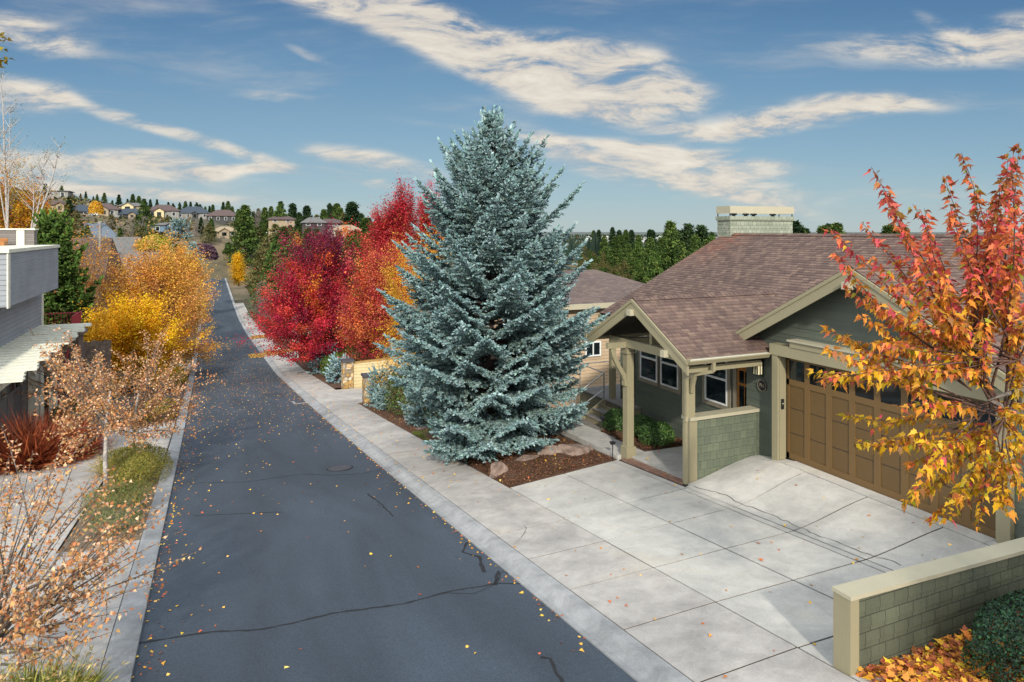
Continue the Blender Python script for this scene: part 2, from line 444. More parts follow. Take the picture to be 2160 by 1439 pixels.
def blob_shrub(name, label, base, rad, n, leaf, cols, seed=1, group=None, cat='shrub', mat='green', shape=DIAMOND, wts=None, flat=1., lumps=7, lump=.12, upbias=.3, stems=True, T=None, squareness=2.):
    """rounded shrub: leaves in a lumpy shell with a few stems inside"""
    rng = np.random.default_rng(seed)
    root = thing(name, label, cat, base, group)
    D = unit(rng.normal(size=(n, 3))); D[:, 2] = np.where(D[:, 2] < -.35, -D[:, 2], D[:, 2])
    LD = unit(rng.normal(size=(lumps*3, 3)))
    bl = np.max(np.clip(D@LD.T, 0, 1)**6, axis=1)
    depth = rng.random(n)**2.2*.45
    pw = squareness
    sup = (np.abs(D)**pw).sum(axis=1)**(-1/pw)
    r = (1-lump+lump*bl*1.6)*(1-depth)*sup
    P = np.array(base)+np.array([0, 0, rad[2]*.55]) + D*np.array([rad[0], rad[1], rad[2]])*r[:, None]
    P[:, 2] = np.maximum(P[:, 2], base[2]+.02)
    cc = jitter(pal(cols, wts)(D, rng), rng, .2, .06)
    if T is None: Tn = D+rng.normal(size=D.shape)*.55+np.array([0, 0, .25])
    else: Tn = np.array(T)+rng.normal(size=D.shape)*.3
    Nn = D+rng.normal(size=D.shape)*.6+np.array([0, 0, upbias])
    V = cards(P, leaf*(.7+.6*rng.random(n)), shape, T=Tn, Nn=Nn, rng=rng, bend=.15)
    card_mesh('foliage', V, len(shape), cc, M[mat], root)
    if stems:
        mb = MB()
        for q in range(7):
            a = rng.random()*6.28; e = np.array(base)+np.array([math.cos(a)*rad[0]*.6, math.sin(a)*rad[1]*.6, rad[2]*1.1])
            mb.tube(bez(base, (np.array(base)+e)/2+np.array([0, 0, .1]), e, 4), [.02, .015, .01, .005], 4, False)
        mb.build('stems', M['barkdk'], root)
    return root
# ------------------------------------------------------------------ camera, sun, sky
EXPO = .66
cam = bpy.data.cameras.new('camera'); co = bpy.data.objects.new('camera', cam); COL.objects.link(co)
cam.sensor_width = 36; cam.lens = 24.; cam.clip_end = 60000; cam.clip_start = .1
co.location = (0, 0, CAMZ); co.rotation_euler = (R(90), 0, -TH)
cam.shift_y = -(719.5-HY)/2160.
scene.camera = co
SUN_AZ = Vector((-.36, -.93)).normalized(); SUN_EL = R(29)
sd = Vector((SUN_AZ.x*math.cos(SUN_EL), SUN_AZ.y*math.cos(SUN_EL), math.sin(SUN_EL)))
sl = bpy.data.lights.new('sun', 'SUN'); sl.energy = 2.9; sl.angle = R(2.5); sl.color = (1, .93, .82)
so = bpy.data.objects.new('sun', sl); COL.objects.link(so); so.rotation_euler = sd.to_track_quat('Z', 'Y').to_euler()
scene.view_settings.view_transform = 'Standard'; scene.view_settings.look = 'None'; scene.view_settings.exposure = EXPO
scene.cycles.max_bounces = 6; scene.cycles.transparent_max_bounces = 4; scene.cycles.diffuse_bounces = 3

def build_world():
    w = bpy.data.worlds.new('World'); scene.world = w; w.use_nodes = True
    nt = w.node_tree; nt.nodes.clear(); n = N(nt)
    out = n('ShaderNodeOutputWorld'); bg = n('ShaderNodeBackground', i={'Strength': .15})
    nt.links.new(bg.outputs[0], out.inputs[0])
    sky = n('ShaderNodeTexSky', sky_type='NISHITA'); sky.sun_disc = False
    sky.sun_elevation = SUN_EL; sky.sun_rotation = math.atan2(sd.x, sd.y)
    sky.air_density = 1.1; sky.dust_density = .9; sky.ozone_density = 1.6; sky.altitude = 1100
    d = n('ShaderNodeTexCoord').outputs['Generated']
    def dot(v): return n('ShaderNodeVectorMath', operation='DOT_PRODUCT', i={0: d, 1: v}).outputs['Value']
    def ma(op, a, b=None, c=None):
        i = {0: a}
        if b is not None: i[1] = b
        if c is not None: i[2] = c
        return n('ShaderNodeMath', operation=op, i=i).outputs[0]
    f = ma('MAXIMUM', dot((sT, cT, 0)), .08)
    U = ma('DIVIDE', dot((cT, -sT, 0)), f); Vv = ma('DIVIDE', dot((0, 0, 1)), f)      # bearing and height as tangents
    vec = n('ShaderNodeCombineXYZ', i={0: U, 1: Vv, 2: 0.}).outputs[0]
    wn = n('ShaderNodeTexNoise', i={'Vector': vec, 'Scale': 3., 'Detail': 3, 'Roughness': .5})
    wv = n('ShaderNodeVectorMath', operation='MULTIPLY_ADD', i={0: wn.outputs['Color'], 1: (.12, .05, 0), 2: vec}).outputs[0]
    wv = n('ShaderNodeVectorMath', operation='SUBTRACT', i={0: wv, 1: (.06, .025, 0)}).outputs[0]
    def ell(x, y, rx, ry, deg, w_):
        u, v = (x-CX)/FPX, (HY-y)/FPX; a = R(-deg)
        # place, rotate and scale a cloud bank in bearing/height
        mp = n('ShaderNodeMapping', vector_type='TEXTURE', i={'Vector': wv, 'Location': (u, v, 0), 'Rotation': (0, 0, a), 'Scale': (rx/FPX, ry/FPX, 1)}).outputs[0]
        ln = n('ShaderNodeVectorMath', operation='LENGTH', i={0: mp}).outputs['Value']
        return n('ShaderNodeMapRange', interpolation_type='SMOOTHSTEP', i={'Value': ln, 'From Min': 1.35, 'From Max': .25, 'To Min': 0., 'To Max': w_}).outputs[0]
    tot = None
    for e in CLOUDS:
        v = ell(*e); tot = v if tot is None else ma('ADD', tot, v)
    tot = ma('MINIMUM', tot, 1.25)
    mp = n('ShaderNodeMapping', i={'Vector': wv, 'Location': (1.7, .6, 0), 'Rotation': (0, 0, R(17)), 'Scale': (2.6, 10, 1)}).outputs[0]
    st = n('ShaderNodeTexNoise', i={'Vector': mp, 'Scale': 2.9, 'Detail': 10, 'Roughness': .66, 'Distortion': .35}).outputs['Fac']
    mp2 = n('ShaderNodeMapping', i={'Vector': wv, 'Rotation': (0, 0, R(8)), 'Scale': (1.2, 7, 1)}).outputs[0]
    st2 = n('ShaderNodeTexNoise', i={'Vector': mp2, 'Scale': 1.6, 'Detail': 6, 'Roughness': .6, 'Distortion': .3}).outputs['Fac']
    dens = ma('MULTIPLY', tot, n('ShaderNodeMapRange', i={'Value': st, 'From Min': .34, 'From Max': .56, 'To Min': .1, 'To Max': 1.15}).outputs[0])
    thin = n('ShaderNodeMapRange', interpolation_type='SMOOTHSTEP', i={'Value': st2, 'From Min': .42, 'From Max': .72, 'To Min': 0., 'To Max': .42}).outputs[0]
    low = n('ShaderNodeMapRange', interpolation_type='SMOOTHSTEP', i={'Value': Vv, 'From Min': .0, 'From Max': .07, 'To Min': .42, 'To Max': 0.}).outputs[0]
    dens = ma('ADD', dens, thin)
    cf = n('ShaderNodeMapRange', interpolation_type='SMOOTHSTEP', i={'Value': dens, 'From Min': .02, 'From Max': 1.12, 'To Min': 0., 'To Max': .96}).outputs[0]
    kk = 1/(.15*2**EXPO)
    def dc(c, m=1.): return tuple(((v/255+.055)/1.055)**2.4*kk*m for v in c)+(1,)
    Vn = ma('MULTIPLY', Vv, .5)
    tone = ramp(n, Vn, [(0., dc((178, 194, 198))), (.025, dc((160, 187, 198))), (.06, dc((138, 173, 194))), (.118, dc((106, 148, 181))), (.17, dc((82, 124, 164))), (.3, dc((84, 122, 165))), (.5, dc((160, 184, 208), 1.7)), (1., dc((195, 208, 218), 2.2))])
    base = mixc(n, .86, mixc(n, 1., sky.outputs[0], (.33, .36, .4, 1), 'MULTIPLY'), tone)
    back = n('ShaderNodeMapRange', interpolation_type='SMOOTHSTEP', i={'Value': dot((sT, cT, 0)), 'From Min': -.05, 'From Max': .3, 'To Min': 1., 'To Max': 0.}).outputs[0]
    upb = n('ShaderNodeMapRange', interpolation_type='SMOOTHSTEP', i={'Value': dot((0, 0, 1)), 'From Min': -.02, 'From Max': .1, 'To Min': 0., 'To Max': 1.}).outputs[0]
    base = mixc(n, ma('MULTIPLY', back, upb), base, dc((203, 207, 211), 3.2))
    ccol = ramp(n, st, [(.38, dc((186, 186, 188))), (.52, dc((222, 214, 202))), (.66, dc((240, 232, 218)))])
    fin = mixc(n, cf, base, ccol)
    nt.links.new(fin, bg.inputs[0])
# photo-pixel centre, half sizes, tilt (down to the right), weight
CLOUDS = [(830, 40, 330, 45, 14, 1.), (1010, 110, 330, 62, 22, 1.1), (1180, 160, 270, 60, 14, 1.1), (1270, 118, 190, 40, 10, .9), (1420, 195, 110, 38, 0, .9), (1260, 240, 260, 22, 8, .5),
          (2010, 105, 330, 42, 0, .85), (2140, 60, 150, 40, -6, .7), (1700, 240, 320, 34, -6, .8), (1590, 265, 170, 24, -8, .7), (1850, 225, 150, 20, 4, .5), (1970, 50, 60, 20, 30, .35),
          (60, 75, 150, 38, 12, .75), (40, 200, 140, 42, 8, .9), (400, 285, 340, 18, 16, .75), (330, 332, 150, 22, 2, .8), (470, 360, 110, 18, -3, .7), (800, 338, 160, 26, 14, .8),
          (770, 375, 110, 15, 14, .7), (1440, 375, 330, 44, 10, .8), (1560, 345, 190, 24, 5, .6), (1360, 312, 130, 22, 5, .6), (1190, 325, 120, 32, 30, .55), (150, 350, 360, 28, 4, .7), (310, 412, 240, 14, 2, .75), (600, 355, 90, 14, 0, .6), (90, 400, 260, 26, 0, .6),
          (1600, 425, 200, 18, 14, .5), (670, 120, 60, 10, 25, .3), (600, 200, 120, 12, 5, .35), (1520, 315, 80, 14, 0, .4), (1260, 300, 520, 12, 6, .3)]
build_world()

# ------------------------------------------------------------------ terrain
RT = [(-40, 5.6), (0, .65), (23.7, -2.2), (33, -3.3), (57.8, -5.95), (75.7, -7.15), (103, -8.95), (130, -10.1), (160, -10.3), (240, -9.8), (400, -8)]
def interp(T, x):
    if x <= T[0][0]: return T[0][1]
    for (a, b), (c, d) in zip(T, T[1:]):
        if x <= c:
            t = (x-a)/(c-a); return b+(d-b)*t
    return T[-1][1]
def zr(Y): return (interp(RT, Y-3)+2*interp(RT, Y)+interp(RT, Y+3))/4
def zs(Y): return zr(Y)+.14
# far ground: height by bearing (photo column) and depth
DT = [120, 180, 240, 320, 420, 600, 1000, 2000, 4000, 60000]
HT = [(-900, [-2, 4, 14, 26, 34, 30, 0, -40, -42, -42]), (0, [-5, 0, 9, 24, 33, 28, 0, -41, -42, -42]), (140, [-6, -2, 7, 21, 26, 20, -5, -41, -42, -42]), (300, [-9, -5, 3, 13, 16, 10, -15, -41, -42, -42]),
      (500, [-10, -9, -2, 6, 9, 3, -25, -41, -42, -42]), (700, [-11, -13, -8, -1, 3, -5, -30, -41, -42, -42]), (850, [-12, -16, -14, -8, -5, -15, -40, -41, -42, -42]),
      (1050, [-12, -17, -18, -18, -20, -32, -41, -41, -42, -42]), (1230, [-13, -14, -10, -8, -10, -22, -41, -41, -42, -42]), (1330, [-13, -17, -15, -14, -17, -32, -41, -41, -42, -42]),
      (1420, [-14, -22, -26, -28, -32, -42, -41, -41, -42, -42]), (2600, [-16, -24, -30, -36, -42, -41, -41, -41, -42, -42])]
def zfar(X, Y):
    d = X*sT+Y*cT
    if d < 60: d = 60+0*d
    px, _, _ = proj(X, Y, 0) if X*sT+Y*cT > 20 else ((-900, 0, 0) if X*cT-Y*sT < 0 else (2600, 0, 0))
    px = max(-900, min(2600, px)); d = max(120, d)
    for (a, A), (c, C_) in zip(HT, HT[1:]):
        if px <= c:
            t = (px-a)/(c-a); za = interp(list(zip(DT, A)), d); zc = interp(list(zip(DT, C_)), d); return za+(zc-za)*t
    return HT[-1][1][3]
def znear(X, Y):
    z = zr(Y)-.12
    if X > 14: z -= min(6, (X-14)*.09)
    if 7.3 < X: z += max(0, min(.0, X-7.3))
    if X < -1.3: z += .1
    if X < -9: z += min(3, (-9-X)*.06)
    return z
def gz(X, Y):
    r = math.hypot(X, Y); t = min(1, max(0, (r-95)/60.)); t = t*t*(3-2*t)
    if Y < 0: t = min(t, .6)
    wob = .6*math.sin(X*.05+1.3)*math.cos(Y*.043)+.35*math.sin(X*.13+Y*.09)
    if abs(X-2) < 7 and r < 250: return zr(Y)-.25
    s = min(1, max(0, (r-130)/60.))
    z = znear(X, Y)*(1-t)+zfar(X, Y)*t + wob*s*2.0
    if abs(X-2) < 25 and r < 260: 
        k = (abs(X-2)-7)/18.; z = (zr(Y)-.25)*(1-k)+z*k
    return z
rings = [0, 3, 6, 9, 12, 15, 18, 21, 24, 28, 32, 36, 40, 45, 50, 56, 62, 70, 78, 86, 95, 105, 115, 125, 135, 150, 165, 180, 200, 220, 240, 260, 285, 310, 340, 370, 400, 440, 500, 600, 800, 1100, 1600, 2500, 4000, 7000, 14000, 40000]
K = 160
v = [(0, 0, gz(0, 0))]; f = []
for r in rings[1:]:
    for k in range(K):
        a = 2*math.pi*k/K; X, Y = r*math.sin(a), r*math.cos(a); v.append((X, Y, gz(X, Y)))
for k in range(K): f.append((0, 1+(k+1) % K, 1+k))
for i in range(len(rings)-2):
    for k in range(K):
        a, b2 = 1+i*K+k, 1+i*K+(k+1) % K; f.append((a, b2, b2+K, a+K))
me = bpy.data.meshes.new('ground'); me.from_pydata(v, [], f); me.materials.append(M['ground'])
me.polygons.foreach_set('use_smooth', [True]*len(me.polygons)); me.update()
tag(link('ground', me), kind='structure')
def floor_z(X, Y):
    """what an object stands on outside the paved strips"""
    return gz(X, Y)

# ------------------------------------------------------------------ street
YS = [-30+i*1.5 for i in range(60)]+[60+i*4 for i in range(50)]
def sheet(name, xs, zf, mat, ys=YS, **kw):
    mb = MB()
    for y0, y1 in zip(ys, ys[1:]):
        for x0, x1 in zip(xs, xs[1:]):
            mb.face([(x0, y0, zf(x0, y0)), (x1, y0, zf(x1, y0)), (x1, y1, zf(x1, y1)), (x0, y1, zf(x0, y1))])
    return struct(mb, name, M[mat], smooth=False, **kw)
sheet('road', [-.97, .5, 2, 3.5, 5.03], lambda X, Y: zr(Y)-.012*abs(X-2)*.5, 'asphalt')
def section(name, prof, mat, ys, zf):
    """prof: (x, dz) points swept along the street"""
    mb = MB()
    for y0, y1 in zip(ys, ys[1:]):
        for (xa, da), (xb, db) in zip(prof, prof[1:]):
            mb.face([(xa, y0, zf(y0)+da), (xb, y0, zf(y0)+db), (xb, y1, zf(y1)+db), (xa, y1, zf(y1)+da)])
    return struct(mb, name, M[mat])
section('kerb', [(5.0, -.1), (5.0, .008), (5.1, .002), (5.2, .03), (5.28, .09), (5.33, .108), (5.46, .115), (5.47, .1), (5.47, -.1)], 'kerb', YS, zr)
section('kerb', [(-1.36, -.1), (-1.36, .06), (-1.3, .075), (-1.02, .045), (-.96, .03), (-.95, -.1)], 'kerb', YS, zr)
# sidewalk slabs with open joints over a dirt bed
jy = [9.93+1.6*k for k in range(-14, 95)]
mb = MB(); bed = MB()
for y0, y1 in zip(jy, jy[1:]):
    for (xa, xb) in ((5.48, 7.13),):
        g0 = .015
        A = [(xa, y0+g0), (xb, y0+g0), (xb, y1-g0), (xa, y1-g0)]
        dz = rnd.uniform(-.003, .003)
        top = [(x, y, zr(y)+.115+(x-5.48)*.018+dz) for x, y in A]
        mb.hexa([(x, y, z-.12) for x, y, z in top]+top)
    bed.face([(5.47, y0, zr(y0)+.105), (7.14, y0, zr(y0)+.135), (7.14, y1, zr(y1)+.135), (5.47, y1, zr(y1)+.105)])
struct(mb, 'sidewalk', M['walk'])
struct(bed, 'sidewalk_bed', M['joint'])

# our driveway
def zd(X, Y):
    a = zr(Y)+.145
    ze = -.34-.085*(Y-9.93)
    zg = 0. if Y < 12.2 else -.22*min(1, (Y-12.2)/1.2)
    if X <= 7.13: return a
    if X <= 10.45: return a+(ze-a)*(X-7.13)/3.32
    if X <= 12.56:
        t = (X-10.45)/2.11; t = t*t*(3-2*t)*.5+t*.5; return ze+(zg-ze)*t
    return zg
mb = MB(); bed = MB()
xsj = [7.14, 8.75, 10.27, 10.45, 12.5]; ysj = [5.2, 6.72, 8.33, 9.93, 11.55, 13.16, 14.7, 16.2]
def slab(mb, x0, x1, y0, y1, nx=6, ny=5, gap=.017, zf=zd, th=.1):
    X0, X1, Y0, Y1 = x0+gap, x1-gap, y0+gap, y1-gap
    P = [[(X0+(X1-X0)*i/nx, Y0+(Y1-Y0)*j/ny) for i in range(nx+1)] for j in range(ny+1)]
    Q = [[(x, y, zf(x, y)) for x, y in r] for r in P]
    for j in range(ny):
        for i in range(nx): mb.face([Q[j][i], Q[j][i+1], Q[j+1][i+1], Q[j+1][i]])
    rim = [Q[0][i] for i in range(nx+1)]+[Q[j][nx] for j in range(1, ny+1)]+[Q[ny][i] for i in range(nx-1, -1, -1)]+[Q[j][0] for j in range(ny-1, 0, -1)]
    for a, b in zip(rim, rim[1:]+rim[:1]): mb.face([b, a, (a[0], a[1], a[2]-th), (b[0], b[1], b[2]-th)])
for y0, y1 in zip(ysj, ysj[1:]):
    for x0, x1 in zip(xsj, xsj[1:]):
        if y1 > 13.3 and x1 > 10.5: continue
        if y1 > 13.1 and x0 > 10.4: y1_ = 13.36
        else: y1_ = y1
        slab(mb, x0, x1, y0, y1_)
for y0, y1 in ((5.2, 7.6), (7.6, 10.), (10., 12.45), (12.45, 13.36)): slab(mb, 12.51, 12.86, y0, y1, 2, 8, .004, lambda x, y: zd(x, y)+.004)
def zbed(x, y): return zd(x, y)-(.012 if y < 11.5 else .03)
slab(bed, 7.13, 12.86, 5.2, 13.37, 34, 30, 0, zbed)
slab(bed, 7.13, 10.55, 13.37, 16.2, 8, 4, 0, zbed)
dr = struct(mb, 'driveway', M['concrete']); struct(bed, 'driveway_bed', M['joint'])
# porch slab, paver strip and walk to the steps
def zp(X, Y): return -.66-.045*(Y-13.5)-.01*(X-12)
mb = MB(); slab(mb, 10.78, 13.3, 13.4, 16.22, 3, 3, .004, zp); slab(mb, 10.47, 11.4, 16.24, 17.9, 2, 2, .008, lambda x, y: zp(x, y)-.01, .15)
slab(mb, 10.47, 11.5, 17.9, 20.6, 2, 2, .008, lambda x, y: zp(x, y)-.01, .15)
struct(mb, 'porch_walk', M['concrete'])
mb = MB(); slab(mb, 10.52, 10.76, 13.45, 16.1, 1, 8, .0, lambda x, y: (zd(10.45, y)+zp(x, y))/2+.005); struct(mb, 'paver_strip', M['paver'])
# left driveways and paths
def zl(X, Y): return zr(Y)+.07
def lslab(name, x0, x1, y0, y1, mat='walk', nx=3, stepx=2.2, stepy=2.4):
    mb = MB(); x = x0
    while x < x1-.1:
        xe = min(x1, x+stepx); y = y0
        while y < y1-.1:
            ye = min(y1, y+stepy); slab(mb, x, xe, y, ye, 2, 2, .008, zl, .15); y = ye
        x = xe
    struct(mb, name, M[mat])
    b = MB(); slab(b, x0, x1, y0, y1, 3, 4, 0, lambda x, y: zl(x, y)-.009); struct(b, name+'_bed', M['joint'])
lslab('left_driveway', -5.6, -1.362, 10.9, 17.2)
lslab('left_driveway', -8.0, -1.362, 26.4, 36.3)
lslab('left_driveway', -7., -2.95, 17.2, 26.4)
lslab('left_driveway', -6.5, -1.362, 62, 70, 'walk')
mb = MB(); slab(mb, -7.5, -.97, 40, 50, 3, 4, 0, lambda x, y: zr(y)+.03); struct(mb, 'side_lane', M['asphalt'])
mb = MB(); slab(mb, 7.13, 17, 36.0, 42.4, 5, 3, 0, lambda x, y: zs(y)-.3*max(0, x-7.13)*.1); struct(mb, 'neighbour_driveway', M['walk'])
mb = MB(); slab(mb, 7.13, 14, 66.6, 76, 5, 3, 0, lambda x, y: zs(y)); struct(mb, 'neighbour_driveway', M['concrete'])
mb = MB(); slab(mb, 7.13, 9.2, 88, 96, 5, 3, 0, lambda x, y: zs(y)+.02); struct(mb, 'neighbour_driveway', M['concrete'])

# planting beds (mulch sheets)
def bedz(X, Y): return zr(Y)+.16-.01*(X-7)
def mulch(name, x0, x1, y0, y1, zf, mat='mulch', n=10):
    rng = random.Random(hash(name) % 99 if False else int(x0*7+y0)); mb = MB()
    nx = max(2, int((x1-x0)*3)); ny = max(2, int((y1-y0)*3)); nx = min(nx, 40); ny = min(ny, 60)
    P = [[(x0+(x1-x0)*i/nx, y0+(y1-y0)*j/ny) for i in range(nx+1)] for j in range(ny+1)]
    Q = [[(x, y, zf(x, y)+(rng.uniform(0, .05) if 0 < i < nx and 0 < j < ny else -.02)) for i, (x, y) in enumerate(r)] for j, r in enumerate(P)]
    for j in range(ny):
        for i in range(nx): mb.face([Q[j][i], Q[j][i+1], Q[j+1][i+1], Q[j+1][i]])
    return mb.build(name, M[mat], kind='structure', smooth=True)
def bed1(X, Y):
    a = zs(Y)-.02; b = zd(10.42, 16.2)-.09*(Y-16.2)+0.02
    t = (X-7.13)/3.3; h = .25*math.sin(math.pi*min(1, max(0, t)))*min(1, (Y-16.2)/2.)
    return a+(b-a)*t+h
mulch('spruce_bed', 7.15, 10.45, 16.22, 24.5, bed1)
mulch('boxwood_bed', 11.42, 13.14, 16.26, 18.85, lambda x, y: zp(x, y)+.0)
mulch('verge_bed', 7.15, 9.6, 24.5, 35.8, lambda x, y: zs(y)+.02*(x-7), 'mulch')
mulch('verge_bed', 7.15, 13, 43.2, 66.4, lambda x, y: zs(y)+.02, 'mulch')
mulch('verge_bed', 7.15, 14, 76.2, 88, lambda x, y: zs(y)+.0, 'mulch')
mulch('left_bed', -5.6, -1.38, 4.5, 10.88, lambda x, y: zl(x, y)-.02)
mulch('left_bed', -2.94, -1.36, 17.22, 26.38, lambda x, y: zl(x, y)-.02, 'dirt')
mulch('left_bed', -7.4, -1.38, 36.32, 39.95, lambda x, y: zl(x, y)-.02)
mulch('left_bed', -6.5, -1.38, 50.05, 61.95, lambda x, y: zl(x, y)-.02)
mulch('leaf_bed', 7.3, 13.2, 1.0, 5.85, lambda x, y: zs(y)-.05)

# street fittings and marks on the asphalt
def on(px, py, zf, X0=None):
    u = (px-CX)/FPX; rx, ry, rz = u*cT+sT, cT-u*sT, -(py-HY)/FPX; t = 2.
    while t < 250:
        if CAMZ+rz*t < zf(rx*t, ry*t): break
        t += .01
    return (rx*t, ry*t)
def ribbon(mb, pts, w, zf, lift=.005, seed=3, jit=.018):
    rr = random.Random(seed); out = []
    for (x0, y0), (x1, y1) in zip(pts, pts[1:]):
        L = math.hypot(x1-x0, y1-y0); k = max(1, int(L/.12))
        for i in range(k): out.append((x0+(x1-x0)*i/k+rr.uniform(-jit, jit), y0+(y1-y0)*i/k+rr.uniform(-jit, jit)))
    out.append(pts[-1]); L_, R_ = [], []
    for i, p in enumerate(out):
        q = out[min(i+1, len(out)-1)]; o_ = out[max(i-1, 0)]
        dx, dy = q[0]-o_[0], q[1]-o_[1]; l = math.hypot(dx, dy) or 1; ww = w*rr.uniform(.35, 1.)
        L_.append((p[0]-dy/l*ww, p[1]+dx/l*ww)); R_.append((p[0]+dy/l*ww, p[1]-dx/l*ww))
    for i in range(len(out)-1):
        mb.face([(x, y, zf(x, y)+lift) for x, y in (R_[i], R_[i+1], L_[i+1], L_[i])])
zroad = lambda X, Y: zr(Y)-.006*abs(X-2)
mb = MB()
for k, (w, pts) in enumerate([(.035, [(288, 1358), (430, 1336), (560, 1328), (700, 1295), (850, 1275), (940, 1250), (1050, 1232), (1098, 1232)]), (.014, [(950, 1252), (1000, 1253), (1045, 1232), (1060, 1205), (1095, 1218)]),
                    (.045, [(985, 1145), (975, 1165), (1010, 1175), (1022, 1208)]), (.05, [(1045, 1235), (1052, 1205)]), (.02, [(370, 1020), (520, 1017), (640, 1000), (700, 1003), (760, 1000), (835, 985)]),
                    (.04, [(1140, 1388), (1160, 1392), (1175, 1420), (1190, 1450)]), (.03, [(775, 1042), (800, 1060), (830, 1090)]), (.012, [(640, 870), (655, 900)]), (.02, [(412, 1088), (600, 1080)])]):
    ribbon(mb, [on(a, b, zroad) for a, b in pts], w, zroad, .005, k)
struct(mb, 'crack_sealing', M['tar'])
mb = MB()
for k, (w, pts) in enumerate([(.009, [(1463, 1028), (1530, 1045), (1558, 1063), (1610, 1080), (1660, 1101), (1720, 1128), (1790, 1155), (1845, 1175), (1885, 1187), (1900, 1194)]), (.006, [(1109, 1110), (1107, 1125), (1085, 1145)])]):
    ribbon(mb, [on(a, b, zd if k == 0 else (lambda X, Y: zr(Y)+.13)) for a, b in pts], w, zd if k == 0 else (lambda X, Y: zr(Y)+.115+(X-5.48)*.018+.004), .011 if k == 0 else .005, k, .032)
struct(mb, 'concrete_crack', M['joint'])
mb = MB(); mx, my = on(717, 988, zroad)
mb.prism([(mx+.36*math.cos(a*math.pi/14), my+.36*math.sin(a*math.pi/14), zroad(mx, my)+.006-.12*.36*math.sin(a*math.pi/14)) for a in range(28)], (0, 0, .01))
root = thing('manhole_cover', 'round grey iron manhole cover set in the asphalt', 'manhole cover', (mx, my, zr(my)))
mb.build('cover_plate', M['iron'], root)
mb = MB(); pr = [(mx+.42*math.cos(a*math.pi/14), my+.42*math.sin(a*math.pi/14)) for a in range(28)]; pi_ = [(mx+.365*math.cos(a*math.pi/14), my+.365*math.sin(a*math.pi/14)) for a in range(28)]
for i in range(28):
    j = (i+1) % 28; mb.face([(x, y, zroad(x, y)+.006) for x, y in (pi_[i], pr[i], pr[j], pi_[j])])
mb.build('rim', M['tar'], root)
dx, dy = 4.72, 39.4
root = thing('storm_drain', 'rusty rectangular storm drain grate at the kerb edge', 'drain grate', (dx, dy, zr(dy)))
mb = MB(); dzf = lambda y: zr(y)+.002
for i in range(9):
    y = dy-.42+i*.1; mb.hexa([(dx-.3, y, dzf(y)), (dx+.22, y, dzf(y)), (dx+.22, y+.05, dzf(y)), (dx-.3, y+.05, dzf(y)), (dx-.3, y, dzf(y)+.02), (dx+.22, y, dzf(y)+.02), (dx+.22, y+.05, dzf(y)+.02), (dx-.3, y+.05, dzf(y)+.02)])
mb.build('grate', M['iron'], root)
mb = MB()
for x0, x1, y0, y1 in ((dx-.42, dx-.3, dy-.5, dy+.5), (dx+.22, dx+.27, dy-.5, dy+.5), (dx-.3, dx+.22, dy-.5, dy-.42), (dx-.3, dx+.22, dy+.43, dy+.5)):
    mb.hexa([(x0, y0, dzf(y0)-.05), (x1, y0, dzf(y0)-.05), (x1, y1, dzf(y1)-.05), (x0, y1, dzf(y1)-.05), (x0, y0, dzf(y0)+.012), (x1, y0, dzf(y0)+.012), (x1, y1, dzf(y1)+.012), (x0, y1, dzf(y1)+.012)])
mb.build('frame', M['kerb'], root)
# ------------------------------------------------------------------ the olive house
H0 = thing('craftsman_house', 'olive green house with brown shingle roof, khaki trim and wide brown garage door', 'house', (12.85, 13, 0))
GX = 12.85; SL = .538
def wall_YZ(mb, X, poly, course=.2, lift=.014, face=-1):
    """wall in a plane of constant X seen from -X: poly of (Y, Z)"""
    if face < 0: lap(mb, [(-y, z) for y, z in poly], (X, 0, 0), (0, -1, 0), (0, 0, 1), course, lift)
    else: lap(mb, poly, (X, 0, 0), (0, 1, 0), (0, 0, 1), course, lift)
def wall_XZ(mb, Y, poly, course=.2, lift=.014, face=-1):
    if face < 0: lap(mb, poly, (0, Y, 0), (1, 0, 0), (0, 0, 1), course, lift)
    else: lap(mb, [(-x, z) for x, z in poly], (0, Y, 0), (-1, 0, 0), (0, 0, 1), course, lift)
def gtop(Y): return 4.60-SL*abs(Y-10.2)
w = MB()
wall_YZ(w, GX, [(12.5, -.3), (13.78, -.3), (13.78, gtop(13.78)), (12.5, gtop(12.5))])
wall_YZ(w, GX, [(6.9, 2.5), (12.5, 2.5), (12.5, gtop(12.5)), (10.2, gtop(10.2)), (6.9, gtop(6.9))])
wall_YZ(w, GX, [(6.9, -.3), (7.55, -.3), (7.55, 2.5), (6.9, 2.5)])
w.build('wall', M['lapwall'], H0)
w = MB()
wall_XZ(w, 6.9, [(GX, -.6), (18, -.6), (18, gtop(6.9)), (GX, gtop(6.9))])
wall_XZ(w, 13.78, [(GX, -.9), (13.15, -.9), (13.15, 2.6), (GX, 2.6)], face=1)
wall_YZ(w, 13.15, [(13.78, -.95), (19.3, -1.25), (19.3, 2.62), (13.78, 2.62)])
wall_YZ(w, 13.2, [(2.6, -.6), (6.9, -.6), (6.9, 2.55), (2.6, 2.55)])
wall_XZ(w, 20.2, [(13.15, -3), (23.6, -3), (23.6, 2.6), (18.4, 5.15), (13.15, 2.55)], face=1)
wall_XZ(w, 2.6, [(13.2, -1), (23.6, -1), (23.6, 2.6), (18.4, 5.15), (13.2, 2.6)])
wall_YZ(w, 23.6, [(2.6, -3), (20.2, -3), (20.2, 2.6), (2.6, 2.6)], face=1)
w.build('wall', M['lapwall'], H0)

